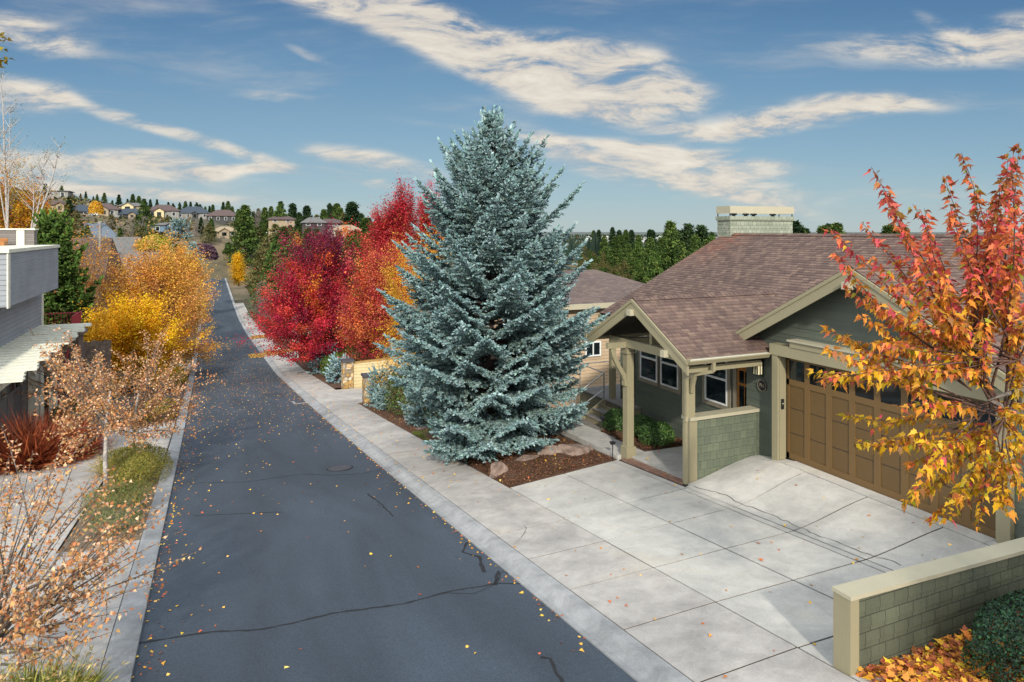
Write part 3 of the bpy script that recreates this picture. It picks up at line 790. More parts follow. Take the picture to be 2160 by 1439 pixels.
# roofs: plane helper (eave line start, direction along eave, up-slope direction)
def roof_plane(mb, O, U, V, poly): lap(mb, poly, O, U, V, .145, .008)
TK = .10
def roofslab(name, O, U, V, poly, parent, mat='roof', th=TK):
    """shingled top plus a thin deck below it"""
    O, U, V = Vector(O), Vector(U).normalized(), Vector(V).normalized(); Nn = U.cross(V).normalized()
    mb = MB(); lap(mb, poly, O+Nn*.004, U, V, .145, .009)
    o = mb.build(name, M[mat], parent)
    d = MB(); P = [O+U*a+V*b for a, b in poly]; d.prism([p-Nn*th for p in P], Nn*th)
    d.build('roof_deck', M['soffit'], o)
    return o
s5 = math.hypot(1, .5)
# main roof, street side: eave X=12.8 z=2.59, ridge X=18.4 z=5.39
up = Vector((1, 0, .5)).normalized(); Lr = 5.6*s5
roofslab('roof', (12.8, 21., 2.59), (0, -1, 0), up, [(0, 0), (7.3, 0), (7.3, .25*s5), (18.6, .25*s5), (18.6, Lr), (0, Lr)], H0)
roofslab('roof', (24., 2.4, 2.59), (0, 1, 0), Vector((-1, 0, .5)), [(0, 0), (18.6, 0), (18.6, Lr), (0, Lr)], H0)
# garage gable: apex line Y=10.2 z=4.76, rakes at X=12.3
sg = math.hypot(1, SL)
roofslab('garage_roof', (12.3, 6.8, 2.93), (1, 0, 0), Vector((0, 1, SL)), [(0, 0), (1.9, 0), (4.83, 3.4*sg), (0, 3.4*sg)], H0)
roofslab('garage_roof', (12.3, 13.6, 2.93), (-1, 0, 0), Vector((0, -1, SL)), [(-1.9, 0), (0, 0), (0, 3.4*sg), (-4.83, 3.4*sg)], H0)
# porch gable: ridge Y=15.03 z=3.74, rake at X=10.15
sp = math.hypot(2.23, 1.22); SP = 1.22/2.23
roofslab('porch_roof', (10.15, 12.8, 2.52), (1, 0, 0), Vector((0, 2.23, 1.22)), [(0, 0), (2.75, 0), (3.6, .2*sp), (5.3, sp), (0, sp)], H0)
roofslab('porch_roof', (10.15, 17.26, 2.52), (-1, 0, 0), Vector((0, -2.23, 1.22)), [(-2.7, 0), (0, 0), (0, sp), (-5.2, sp)], H0)
# ridge caps
def caps(a, b, hw, drop):
    mb = MB()
    a, b = Vector(a), Vector(b); L = (b-a).length; k = int(L/.16); d = (b-a)/L
    side = Vector((-d.y, d.x, 0)).normalized()
    for i in range(k):
        p = a+d*(i*.16); q = a+d*(i*.16+.2)
        for s_ in (1, -1):
            mb.face([p+Vector((0, 0, .042)), q+Vector((0, 0, .028)), q+side*s_*hw+Vector((0, 0, .026-drop)), p+side*s_*hw+Vector((0, 0, .04-drop))])
            mb.face([p+Vector((0, 0, .02)), p+Vector((0, 0, .042)), p+side*s_*hw+Vector((0, 0, .04-drop)), p+side*s_*hw+Vector((0, 0, .018-drop))])
    mb.build('ridge_cap', M['roof'], H0)
caps((10.16, 15.03, 3.74), (15.3, 15.03, 3.74), .14, .14*SP)
caps((12.3, 10.2, 4.76), (17.1, 10.2, 4.76), .14, .14*SL)
caps((18.4, 2.4, 5.39), (18.4, 21, 5.39), .15, .075)
# rake boards
def rake(name, X, Ya, Za, Yb, Zb, par=H0, w1=.10, w2=.24, over=.0):
    mb = MB()
    def strip(x0, x1, d0, d1): mb.hexa([(x0, Ya, Za-d1), (x1, Ya, Za-d1), (x1, Yb, Zb-d1), (x0, Yb, Zb-d1), (x0, Ya, Za-d0), (x1, Ya, Za-d0), (x1, Yb, Zb-d0), (x0, Yb, Zb-d0)])
    strip(X-.045, X, .012, w1); strip(X-.022, X+.02, w1-.01, w1+w2)
    return mb.build(name, M['trim'], par)
rake('rake_board', 12.3, 13.66, 2.93-.04, 10.2, 4.76); rake('rake_board', 12.3, 10.2, 4.76, 6.75, 2.9)
rake('rake_board', 10.15, 17.3, 2.5, 15.03, 3.74); rake('rake_board', 10.15, 15.03, 3.74, 12.76, 2.5)
mb = MB(); mb.hexa([(12.8, 21., 2.25), (12.8, 21.04, 2.25), (18.4, 21.04, 5.05), (18.4, 21., 5.05), (12.8, 21., 2.585), (12.8, 21.04, 2.585), (18.4, 21.04, 5.38), (18.4, 21., 5.38)]); mb.build('rake_board', M['trim'], H0)
# bargeboard lower face on the far side of the garage gable (inner returns) and outlookers
for a_ in ((12.16, 12.76, 10.11, 10.29, 4.28, 4.44), (10.02, 10.62, 14.94, 15.12, 3.3, 3.46), (10.02, 10.7, 13.5, 13.66, 2.46, 2.62), (12.2, 12.84, 7.9, 8.06, 3.2, 3.4)):
    mb = MB(); mb.box(*a_); mb.build('outlooker', M['trimlt'], H0)
# porch frame
P1 = (10.75, 16.12); P2 = (10.75, 13.5)
mb = MB(); mb.box(P1[0]-.11, P1[0]+.11, P1[1]-.11, P1[1]+.11, -.82, 2.28); mb.box(P1[0]-.155, P1[0]+.155, P1[1]-.155, P1[1]+.155, -.86, -.5)
mb.box(P1[0]-.15, P1[0]+.15, P1[1]-.15, P1[1]+.15, 2.1, 2.14)
mb.build('porch_post', M['trim'], H0)
mb = MB(); mb.box(P2[0]-.11, P2[0]+.11, P2[1]-.11, P2[1]+.11, .98, 2.28); mb.box(P2[0]-.08, P2[0]+.15, P2[1]-.14, P2[1]+.13, -.8, .9); mb.build('porch_post', M['trim'], H0)
mb = MB(); mb.box(12.85, 13.03, 20.3, 20.48, -.9, 2.5); mb.build('porch_post', M['trim'], H0)
mb = MB(); mb.box(10.63, 10.87, 13.2, 16.9, 2.28, 2.5); mb.box(10.87, 13.12, 16.0, 16.24, 2.28, 2.5); mb.box(10.87, 12.8, 13.39, 13.61, 2.28, 2.46); mb.box(10.2, 12.58, 12.98, 13.06, 2.16, 2.3)
mb.box(13.0, 13.14, 17.0, 21, 2.3, 2.5)
mb.build('porch_beam', M['trim'], H0)
# knee braces
mb = MB()
for y in (16.12,):
    pts = [(10.64, y, 1.35), (10.58, y, 1.5), (10.42, y, 1.75), (10.28, y, 2.02), (10.2, y, 2.25)]
    for a, b in zip(pts, pts[1:]): mb.bar(a, b, .1, .12, (1, 0, 0))
mb.box(10.05, 10.63, 16.06, 16.18, 2.26, 2.42); mb.box(10.58, 10.66, 16.04, 16.2, 1.2, 1.4)
mb.build('knee_brace', M['trim'], H0); mb = MB()
pts = [(10.72, 13.36, 1.6), (10.7, 13.28, 1.85), (10.66, 13.15, 2.1), (10.64, 13.02, 2.25)]
for a, b in zip(pts, pts[1:]): mb.bar(a, b, .09, .1, (1, 0, 0))
mb.build('knee_brace', M['trim'], H0)
# porch gable inner truss
mb = MB(); mb.box(10.72, 10.8, 14.98, 15.08, 2.5, 3.3); mb.build('king_post', M['trim'], H0)
# knee wall
mb = MB(); lap(mb, [(10.9, -.9), (12.84, -.9), (12.84, .9), (10.9, .9)], (0, 13.38, 0), (1, 0, 0), (0, 0, 1), .2, .014); lap(mb, [(-12.84, -.9), (-10.9, -.9), (-10.9, .9), (-12.84, .9)], (0, 13.6, 0), (-1, 0, 0), (0, 0, 1), .2, .014)
mb.build('porch_wall', M['shinglewall'], H0)
mb = MB(); mb.box(10.66, 12.93, 13.32, 13.66, .9, .98); mb.build('porch_wall_cap', M['trimlt'], H0)
mb = MB(); mb.box(12.8, 12.845, 13.34, 13.375, -.4, .9); mb.build('corner_bead', M['shinglewall'], H0)
# garage door surround
mb = MB()
mb.box(12.58, 12.86, 12.46, 12.64, -.12, 2.5); mb.box(12.63, 12.8, 12.43, 12.46, -.02, 2.48)
mb.build('door_jamb', M['trim'], H0)
mb = MB(); mb.box(12.72, 12.86, 7.3, 7.54, -.12, 2.5); mb.build('door_jamb', M['trim'], H0)
mb = MB(); mb.box(12.56, 12.842, 7.2, 12.7, 2.5, 2.76); mb.box(12.54, 12.84, 7.9, 12.05, 2.76, 2.9); mb.build('door_header', M['trim'], H0)
mb = MB(); mb.box(12.5, 12.84, 7.85, 12.1, 2.9, 2.94); mb.build('drip_cap', M['trimlt'], H0)
gd = MB(); gd.box(12.9, 12.94, 7.54, 12.46, -.02, 2.5)
door = gd.build('garage_door', M['brown'], H0)
fr = MB(); y0, y1 = 7.54, 12.46; ncol = 8; cw = (y1-y0)/ncol
for i in range(ncol+1):
    y = y0+i*cw; a = y-.075 if i else y; b = y+.075 if i < ncol else y
    fr.box(12.878, 12.9, a, b, 0, 2.48)
for z0, z1 in ((0, .14), (1.78, 1.92), (2.38, 2.48)):
    for i in range(ncol): fr.box(12.878, 12.9, y0+i*cw+(.075 if i else 0), y0+(i+1)*cw-(.075 if i < ncol-1 else 0), z0, z1)
fr.build('door_frame', M['brownframe'], door)
for i in range(ncol):
    q = MB(); q.box(12.886, 12.899, y0+i*cw+(.08 if i else .005), y0+(i+1)*cw-(.08 if i < ncol-1 else .005), 1.925, 2.375); q.build('window_pane', M['glass'], door)
q = MB()
for z in (.62, 1.22): q.box(12.896, 12.899, 7.6, 12.4, z, z+.012)
q.build('section_joint', M['black'], door)
q = MB(); q.box(12.84, 12.93, 7.5, 12.5, -.015, .0); q.build('weather_strip', M['black'], door)
# windows of the street wall
def dh_window(X, y0, y1, z0, z1, par, trim='greytrim', tw=.12):
    f = MB(); f.box(X-.03, X, y0-tw, y1+tw, z1, z1+tw); f.box(X-.03, X, y0-tw, y1+tw, z0-tw, z0); f.box(X-.03, X, y0-tw, y0, z0, z1); f.box(X-.03, X, y1, y1+tw, z0, z1)
    o = f.build('window', M[trim], par)
    s_ = MB(); t = .045; zm = (z0+z1)/2
    for a, b, c, d in ((y0, y1, z1-t, z1), (y0, y1, z0, z0+t), (y0, y0+t, z0+t, z1-t), (y1-t, y1, z0+t, z1-t), (y0+t, y1-t, zm-.03, zm+.03)): s_.box(X-.045, X-.002, a, b, c, d)
    s_.build('sash', M['white'], o)
    p = MB(); p.box(X-.02, X-.004, y0+t, y1-t, z0+t, zm-.03); p.box(X-.014, X-.004, y0+t, y1-t, zm+.03, z1-t); p.build('pane', M['glass'], o)
    return o
XW = 13.15-.016
dh_window(XW, 16.95, 17.83, .66, 2.08, H0); dh_window(XW, 18.02, 18.95, .66, 2.08, H0)
dh_window(XW, 14.8, 15.72, .66, 2.08, H0)
# front door
d = MB(); d.box(XW-.02, XW+.005, 13.8, 14.42, -.62, 1.98); fd = d.build('front_door', M['orange_wood'], H0)
d = MB()
for a, b, c, e in ((13.95, 14.12, .1, 1.35), (14.16, 14.33, .1, 1.35), (13.95, 14.12, 1.42, 1.75), (14.16, 14.33, 1.42, 1.75)): d.box(XW-.03, XW-.021, a, b, c, e)
d.build('door_glass', M['glass'], fd)
d = MB(); d.box(XW-.05, XW-.02, 14.42, 14.55, -.62, 2.1); d.box(XW-.05, XW-.02, 13.79, 14.42, 1.98, 2.1); d.build('door_casing', M['greytrim'], H0)
# gutter and downspout
mb = MB()
def gutter(y, z, x0, x1):
    prof = [(y-.0, z), (y-.11, z), (y-.125, z-.03), (y-.1, z-.07), (y-.07, z-.12), (y, z-.12)]
    for (a, b), (c, d_) in zip(prof[1:], prof[2:]): mb.hexa([(x0, a, b), (x1, a, b), (x1, c, d_), (x0, c, d_), (x0, a+.01, b), (x1, a+.01, b), (x1, c+.01, d_+.006), (x0, c+.01, d_+.006)])
    mb.face([(x0, yy, zz) for yy, zz in prof]); mb.face([(x1, yy, zz) for yy, zz in prof][::-1])
    mb.box(x0, x1, y-.001, y+.015, z-.12, z+.005)
gutter(12.78, 2.53, 10.12, 12.56)
gu = mb.build('gutter', M['trim'], H0)
q = MB(); q.box(10.16, 12.5, 12.665, 12.69, 2.528, 2.537); q.build('gutter_liner', M['white'], gu)
q = MB()
for a, b in zip([(10.86, 12.72, 2.42), (10.86, 12.74, 2.2), (10.62, 13.3, 2.02), (10.58, 13.36, 1.92), (10.58, 13.36, 1.02), (10.5, 13.3, .9), (10.5, 13.3, -.58)], [(10.86, 12.74, 2.2), (10.62, 13.3, 2.02), (10.58, 13.36, 1.92), (10.58, 13.36, 1.02), (10.5, 13.3, .9), (10.5, 13.3, -.58)]): q.bar(a, b, .075, .065, (1, 0, .01))
ds = q.build('downspout', M['trim'], H0)
q = MB(); q.tube([(10.5, 13.3, -.58), (10.5, 13.29, -.66), (10.49, 13.25, -.72)], .055, 8); q.build('drain_boot', M['black'], ds)
q = MB(); q.box(12.74, 12.8, 13.6, 21, 2.4, 2.5); q.box(12.72, 12.74, 17.2, 21, 2.42, 2.54); q.build('fascia', M['trim'], H0)
q = MB(); q.hexa([(10.15, 17.26, 2.33), (12.8, 17.26, 2.33), (12.8, 17.3, 2.33), (10.15, 17.3, 2.33), (10.15, 17.26, 2.5), (12.8, 17.26, 2.5), (12.8, 17.3, 2.5), (10.15, 17.3, 2.5)]); q.box(10.08, 12.8, 17.3, 17.4, 2.4, 2.5); q.build('fascia', M['trim'], H0)
for a_ in ((12.3, 14, 6.76, 6.8, 2.72, 2.9), (12.3, 13, 13.6, 13.64, 2.72, 2.9)):
    q = MB(); q.box(*a_); q.build('fascia', M['trim'], H0)
# chimney
ch = MB(); lap(ch, [(18.2, 3.5), (21.4, 3.5), (21.4, 5.92), (18.2, 5.92)], (0, 20.4, 0), (1, 0, 0), (0, 0, 1), .17, .012)
lap(ch, [(-21.1, 3.5), (-20.4, 3.5), (-20.4, 5.92), (-21.1, 5.92)], (18.2, 0, 0), (0, -1, 0), (0, 0, 1), .17, .012)
lap(ch, [(-21.4, -3), (-18.2, -3), (-18.2, 5.92), (-21.4, 5.92)], (0, 21.1, 0), (-1, 0, 0), (0, 0, 1), .17, .012)
lap(ch, [(20.4, 3.5), (21.1, 3.5), (21.1, 5.92), (20.4, 5.92)], (21.4, 0, 0), (0, 1, 0), (0, 0, 1), .17, .012)
M['shingleweather'] = m_brick('weathered_shake_siding', '#7c8472', '#8f9382', '#4b4c40', .2, .17, .005, .8, .45, .41, (40, 3, 1))
chm = ch.build('chimney', M['shingleweather'], H0)
q = MB(); q.box(18.15, 21.45, 20.35, 21.15, 5.92, 6.08); q.build('chimney_cap', M['shingleweather'], chm)
q = MB()
for a in ((18.17, 21.43, 20.36, 20.39), (18.17, 21.43, 21.11, 21.14), (18.17, 18.2, 20.39, 21.11), (21.4, 21.43, 20.39, 21.11)): q.box(*a, 6.19, 6.47)
q.build('chimney_shroud', M['trimlt'], chm)
for fx in (18.7, 19.3, 19.7, 20.7):
    q = MB(); q.tube([(fx, 20.75, 6.08), (fx, 20.75, 6.13), (fx, 20.75, 6.14), (fx, 20.75, 6.19), (fx, 20.75, 6.25)], [.07, .07, .14, .12, .02], 10); q.build('flue_pipe', M['black'], chm)
q = MB()
for x, y in ((18.2, 20.4), (21.37, 20.4), (18.2, 21.08), (21.37, 21.08)): q = MB(); q.box(x, x+.03, y, y+.03, 6.08, 6.19); q.build('shroud_leg', M['black'], chm)

# deck and steps
q = MB(); q.box(12.6, 16, 18.95, 22.2, -.42, -.34); dk = q.build('side_deck', M['deck'], H0)
q = MB(); q.box(12.62, 16, 18.98, 22.1, -1.6, -.42); q.build('deck_skirt', M['trim'], dk)
q = MB()
for i in range(4):
    q.box(11.5+i*.29, 11.52+i*.29, 19.0, 20.3, -1.1+i*.17-.02, -1.1+i*.17+.15)
q.box(11.5, 12.6, 18.95, 19.0, -1.15, -1.0)
q.prism([(11.46, 18.94, -1.15), (12.62, 18.94, -1.15), (12.62, 18.94, -.34), (12.5, 18.94, -.34), (11.46, 18.94, -.98)], (0, .05, 0)); q.prism([(11.46, 20.31, -1.15), (12.62, 20.31, -1.15), (12.62, 20.31, -.34), (12.5, 20.31, -.34), (11.46, 20.31, -.98)], (0, .05, 0))
st = q.build('steps', M['trim'], H0)
for i in range(3):
    q = MB(); q.box(11.48+i*.29, 11.81+i*.29, 18.99, 20.31, -.95+i*.17, -.92+i*.17); q.build('tread', M['deck'], st)
q = MB()
for a, b in (((11.45, 20.4, -1.1), (11.45, 20.4, -.1)), ((11.45, 20.4, -.1), (12.6, 20.4, .58)), ((12.6, 20.4, -.34), (12.6, 20.4, .6)), ((12.6, 20.4, .58), (12.62, 22.1, .58)), ((12.62, 22.1, -.34), (12.62, 22.1, .6)), ((12.62, 22.1, .58), (15.8, 22.1, .58)), ((11.45, 20.4, -.62), (12.6, 20.4, 0))): q.tube([a, b], .022, 6)
q.build('handrail', M['metal'], H0)
# wall fittings: things of their own that hang on the wall
xw = GX-.016
root = thing('wall_lantern', 'small black framed lantern with frosted panes beside the garage', 'wall lamp', (xw, 13.25, 1.9))
q = MB()
for z in (2.2, 1.86, 2.11): q.box(xw-.21, xw-.03, 13.16, 13.34, z, z+.02)
q.box(xw-.03, xw, 13.17, 13.33, 1.82, 2.28)
for y in (13.16, 13.24, 13.325):
    q.box(xw-.21, xw-.195, y, y+.015, 1.88, 2.2)
for x in (xw-.125, xw-.045):
    q.box(x, x+.015, 13.155, 13.17, 1.88, 2.2); q.box(x, x+.015, 13.33, 13.345, 1.88, 2.2)
q.face([(xw-.24, 13.13, 2.22), (xw, 13.13, 2.22), (xw, 13.37, 2.22), (xw-.24, 13.37, 2.22)]); q.box(xw-.23, xw-.01, 13.14, 13.36, 2.222, 2.24)
q.build('frame', M['black'], root)
q = MB(); q.box(xw-.19, xw-.04, 13.175, 13.325, 1.885, 2.195); q.build('glass_shade', M['lampglass'], root)
root = thing('number_plaque', 'round dark house number plaque under the lantern', 'house number', (xw, 13.2, 1.6))
q = MB(); q.prism([(xw-.03, 13.2+.15*math.cos(a*math.pi/12), 1.6+.15*math.sin(a*math.pi/12)) for a in range(24)], (.028, 0, 0)); q.build('plate', M['black'], root)
q = MB()
for a in range(24):
    a0, a1 = a*math.pi/12, (a+1)*math.pi/12
    q.hexa([(xw-.036, 13.2+r*math.cos(t), 1.6+r*math.sin(t)) for r, t in ((.135, a0), (.15, a0), (.15, a1), (.135, a1))]+[(xw-.03, 13.2+r*math.cos(t), 1.6+r*math.sin(t)) for r, t in ((.135, a0), (.15, a0), (.15, a1), (.135, a1))])
q.build('rim', M['greytrim'], root)
cu = bpy.data.curves.new('digits', 'FONT'); cu.body = '765'; cu.size = .13; cu.extrude = .004; cu.align_x = 'CENTER'; cu.align_y = 'CENTER'
cu.materials.append(M['greytrim'])
to_ = bpy.data.objects.new('digits_curve', cu); COL.objects.link(to_); bpy.context.view_layer.update(); dme = bpy.data.meshes.new_from_object(to_.evaluated_get(bpy.context.evaluated_depsgraph_get())); bpy.data.objects.remove(to_)
if not dme.materials: dme.materials.append(M['greytrim'])
to = bpy.data.objects.new('digits', dme); COL.objects.link(to); to.parent = root; to.location = (-.035, 0, 0); to.rotation_euler = (R(90), 0, R(-90))
root = thing('door_keypad', 'black keypad on the khaki post left of the garage door', 'keypad', (12.7, 12.46, 1.3))
q = MB(); q.box(12.66, 12.74, 12.405, 12.43, 1.2, 1.44); q.build('housing', M['black'], root)
q = MB(); q.box(12.69, 12.71, 12.4, 12.405, 1.32, 1.345); q.build('button', M['lampglass'], root)

# foreground shingled wall
root = thing('shingled_garden_wall', 'olive shingled low wall with pale wooden cap at the driveway edge', 'low wall', (7.15, 6.05, 0))
wt = lambda x: 1.0-.026*(x-7.2)
q = MB(); lap(q, [(7.3, -.6), (12.84, -.6), (12.84, wt(12.84)), (7.3, wt(7.3))], (0, 5.95, 0), (1, 0, 0), (0, 0, 1), .2, .016)
lap(q, [(-12.84, -.6), (-7.3, -.6), (-7.3, wt(7.3)), (-12.84, wt(12.84))], (0, 6.13, 0), (-1, 0, 0), (0, 0, 1), .2, .016)
q.build('siding', M['knee'], root)
q = MB(); q.hexa([(7.14, 5.9, wt(7.2)), (12.84, 5.9, wt(12.84)), (12.84, 6.18, wt(12.84)), (7.14, 6.18, wt(7.2)), (7.14, 5.9, wt(7.2)+.05), (12.84, 5.9, wt(12.84)+.05), (12.84, 6.18, wt(12.84)+.05), (7.14, 6.18, wt(7.2)+.05)]); q.build('cap', M['trimlt'], root)
q = MB(); q.box(7.15, 7.17, 5.915, 6.165, -.3, wt(7.2)-.002); q.box(7.17, 7.32, 5.93, 6.15, -.3, wt(7.2)-.002); q.box(7.17, 7.27, 5.915, 5.93, -.3, wt(7.2)-.003); q.build('end_board', M['trim'], root)

# rocks, path lights
def rock(label, base, r, seed):
    rr = random.Random(seed); import bmesh
    bm = bmesh.new(); bmesh.ops.create_icosphere(bm, subdivisions=4, radius=1)
    pl = [(Vector((rr.gauss(0, 1), rr.gauss(0, 1), rr.gauss(.3, 1))).normalized(), rr.uniform(.6, .9)) for _ in range(14)]
    from mathutils import noise as mn
    for v_ in bm.verts:
        for nn, d_ in pl:
            k = v_.co.dot(nn)
            if k > d_: v_.co -= nn*(k-d_)
        v_.co *= 1+.1*mn.noise(v_.co*2.3+Vector((seed, 0, 0)))+.03*mn.noise(v_.co*9)
        v_.co = Vector((v_.co.x*r[0], v_.co.y*r[1], v_.co.z*r[2]))
    me = bpy.data.meshes.new('boulder'); bm.to_mesh(me); bm.free(); me.materials.append(M['rock'])
    o = link('boulder', me, None, Vector(base)); tag(o, label, 'rock', 'boulders in the spruce bed'); return o
rock('brown lava boulder at the sidewalk edge under the spruce', (7.42, 17.6, bed1(7.42, 17.6)+.02), (.3, .36, .34), 3)
rock('large lava boulder in the mulch beside the porch walk', (9.75, 17.45, bed1(9.75, 17.45)-.02), (.62, .4, .34), 8)
rock('cracked lava boulder left of the largest one near the walk', (9.1, 17.75, bed1(9.1, 17.75)-.02), (.4, .34, .27), 11)
rock('low flat lava stone half buried under the lowest spruce boughs', (8.45, 17.75, bed1(8.45, 17.75)-.04), (.5, .22, .14), 17)
def pathlight(label, x, y, z, h):
    root = thing('path_light', label, 'path light', (x, y, z), 'black path lights along the walk')
    q = MB(); q.tube([(x, y, z-.02), (x, y, z+h)], .014, 6); q.build('stake', M['black'], root)
    q = MB(); q.box(x-.05, x+.05, y-.05, y+.05, z+h, z+h+.05); q.box(x-.07, x+.07, y-.07, y+.07, z+h+.05, z+h+.07); q.build('lamp_head', M['black'], root)
pathlight('black path light at the mulch corner by the driveway', 10.38, 16.35, zd(10.38, 16.2)-.02, .42)
pathlight('black path light in front of the porch steps', 11.5, 18.7, zp(11.5, 18.7), .4)
# ------------------------------------------------------------------ spruces
def spruce(name, label, base, H, prof, seed, cols_out, cols_in, step=.33, nb=9, shoot=.11, group=None, dens=1., lower=-.22, minr=0., trunk=.16, tw=.11, squash=None):
    """whorled spruce: boughs carry side twigs, twigs carry needle shoots; prof = [(height, radius)]"""
    rng = np.random.default_rng(seed); B = np.array(base, float)
    root = thing(name, label, 'tree' if H > 3 else 'shrub', base, group)
    A, T, Ncol, S = [], [], [], []
    bl = MB()
    h = .12; co_ = np.array([lin(c) for c in cols_out]); ci_ = np.array([lin(c) for c in cols_in])
    while h < H-.12:
        f = h/H; R0 = interp(prof, h); n = max(4, int(round(nb*(1-.35*f))))
        for k in range(n):
            az = 2*math.pi*(k+rng.random()*.7)/n + h*2.4
            L = R0*rng.uniform(.72, 1.1)*(1.14 if rng.random() < .15 else 1)
            if squash: L *= squash(az, h)
            hh = h+rng.uniform(-.12, .12)
            a = lower+(.95-lower)*f**1.3+rng.uniform(-.08, .08); b = .22+.15*f
            d = np.array([math.cos(az), math.sin(az), 0.]); sd_ = np.array([-d[1], d[0], 0.])
            def pos(t): return B+np.array([0, 0, hh])+d*L*t*(1-.12*f*t)+np.array([0, 0, L*(a*t+b*t*t)])
            if L > .3: bl.tube([pos(t) for t in (0, .3, .6, .85, 1.)], [.03*L**.6, .022, .014, .009, .004], 4, False)
            m = max(3, int(L*(1-minr)/tw*dens))
            for q in range(m):
                t = minr+(1-minr)*(q+rng.random())/m
                if t < .22: continue
                p = pos(t); tg = pos(min(1, t+.05))-pos(t-.05); tg /= np.linalg.norm(tg)
                tl0 = min(.62*L*(1-t)+.12, .75)*rng.uniform(.75, 1.15)
                for s_ in (-1, 1):
                    ang = rng.uniform(.6, 1.05)
                    td = tg*math.cos(ang)+sd_*s_*math.sin(ang)+np.array([0, 0, rng.uniform(-.22, .12)-.12*(1-f)])
                    td /= np.linalg.norm(td)
                    ns = max(2, int(tl0/.052)); u = (np.arange(ns)+.6)/ns
                    P = p+td*(u[:, None]*tl0)+np.array([0, 0, -.12])*(u[:, None]**2)*tl0
                    for side in (-1, 1):
                        lat = np.cross(td, [0, 0, 1.]); lat /= np.linalg.norm(lat)+1e-9
                        dd = td*.72+lat*side*.62
                        D = dd+rng.normal(size=(ns, 3))*.22+np.array([0, 0, .12])
                        A.append(P); T.append(D); S.append(shoot*(1-.35*u)*rng.uniform(.75, 1.2, ns))
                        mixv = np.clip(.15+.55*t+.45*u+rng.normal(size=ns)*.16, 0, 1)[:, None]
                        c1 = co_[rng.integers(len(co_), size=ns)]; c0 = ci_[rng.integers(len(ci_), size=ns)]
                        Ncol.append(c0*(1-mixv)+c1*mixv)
                # spine shoots
                D = tg[None, :]+rng.normal(size=(3, 3))*.3+np.array([0, 0, .2]); A.append(np.repeat(p[None, :], 3, 0)); T.append(D); S.append(np.full(3, shoot*1.15)); Ncol.append(np.repeat(co_[rng.integers(len(co_))][None, :], 3, 0))
            # leader tip standing proud
            tp = pos(1.); tg = pos(1.)-pos(.9); tg /= np.linalg.norm(tg)
            for q in range(3):
                A.append((tp+tg*(.05*q*(1+f)))[None, :]); T.append((tg+np.array([0, 0, .5*f]))[None, :]); S.append(np.array([shoot*1.3])); Ncol.append(co_[rng.integers(len(co_))][None, :])
        h += step*(1-.45*f)*rng.uniform(.85, 1.15)
    # top leader
    for q in range(26):
        z = H-.9+q*.036; A.append((B+np.array([0, 0, z]))[None, :]); a = rng.random()*6.28; T.append(np.array([[math.cos(a)*.5, math.sin(a)*.5, 1.]])); S.append(np.array([shoot*1.6])); Ncol.append(co_[1][None, :])
    P = np.concatenate(A); D = unit(np.concatenate(T)); S = np.concatenate(S); C = jitter(np.concatenate(Ncol), rng, .14, .04)
    W = rng.normal(size=P.shape); 
    V1 = cards(P, S, SHOOT, T=D, Nn=W, rng=rng, bend=.05); W2 = np.cross(D, unit(W-D*np.sum(W*D, 1, keepdims=True)))
    V2 = cards(P, S, SHOOT, T=D, Nn=W2, rng=rng, bend=.05)
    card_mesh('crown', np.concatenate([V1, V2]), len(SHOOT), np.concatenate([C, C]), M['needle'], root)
    bl.build('limbs', M['barkdk'], root)
    t_ = MB(); t_.tube([B+np.array([0, 0, z]) for z in (-.1, H*.3, H*.6, H*.97)], [trunk, trunk*.75, trunk*.4, .015], 8); t_.build('trunk', M['barkdk'], root, smooth=True)
    print(name, len(P)); return root
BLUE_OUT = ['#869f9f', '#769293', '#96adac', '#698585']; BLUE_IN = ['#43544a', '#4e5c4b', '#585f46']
SB = (8.22, 20.1, -1.25)
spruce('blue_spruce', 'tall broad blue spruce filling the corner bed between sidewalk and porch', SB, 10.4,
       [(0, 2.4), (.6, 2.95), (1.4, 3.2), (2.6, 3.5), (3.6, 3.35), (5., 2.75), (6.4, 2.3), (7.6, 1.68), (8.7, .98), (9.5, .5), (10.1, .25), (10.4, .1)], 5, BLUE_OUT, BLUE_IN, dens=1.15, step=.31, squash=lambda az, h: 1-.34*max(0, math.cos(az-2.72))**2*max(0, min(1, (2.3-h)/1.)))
def vz(x, y): return zs(y)+.02
spruce('dwarf_spruce', 'small bushy blue spruce leaning out beside the tall spruce', (8.15, 27.0, vz(8, 27.)), 2.3, [(0, .8), (.7, .9), (1.5, .5), (2.1, .1)], 9, BLUE_OUT, BLUE_IN, step=.2, nb=8, shoot=.09, tw=.1, group='small blue spruces beside the sidewalk', trunk=.04)
spruce('dwarf_spruce', 'round blue spruce beside the nearer stone pillar', (8.0, 34.0, vz(8, 34.)), 1.45, [(0, .8), (.7, .85), (1.2, .55), (1.45, .2)], 10, BLUE_OUT, BLUE_IN, step=.18, nb=8, shoot=.09, tw=.11, group='small blue spruces beside the sidewalk', trunk=.04)
spruce('dwarf_spruce', 'low blue spruce mound in front of the round one by the green hedge', (7.95, 32.3, vz(8, 32.3)), .95, [(0, .7), (.5, .7), (.95, .2)], 12, BLUE_OUT, BLUE_IN, step=.16, nb=8, shoot=.09, tw=.1, group='small blue spruces beside the sidewalk', trunk=.04)
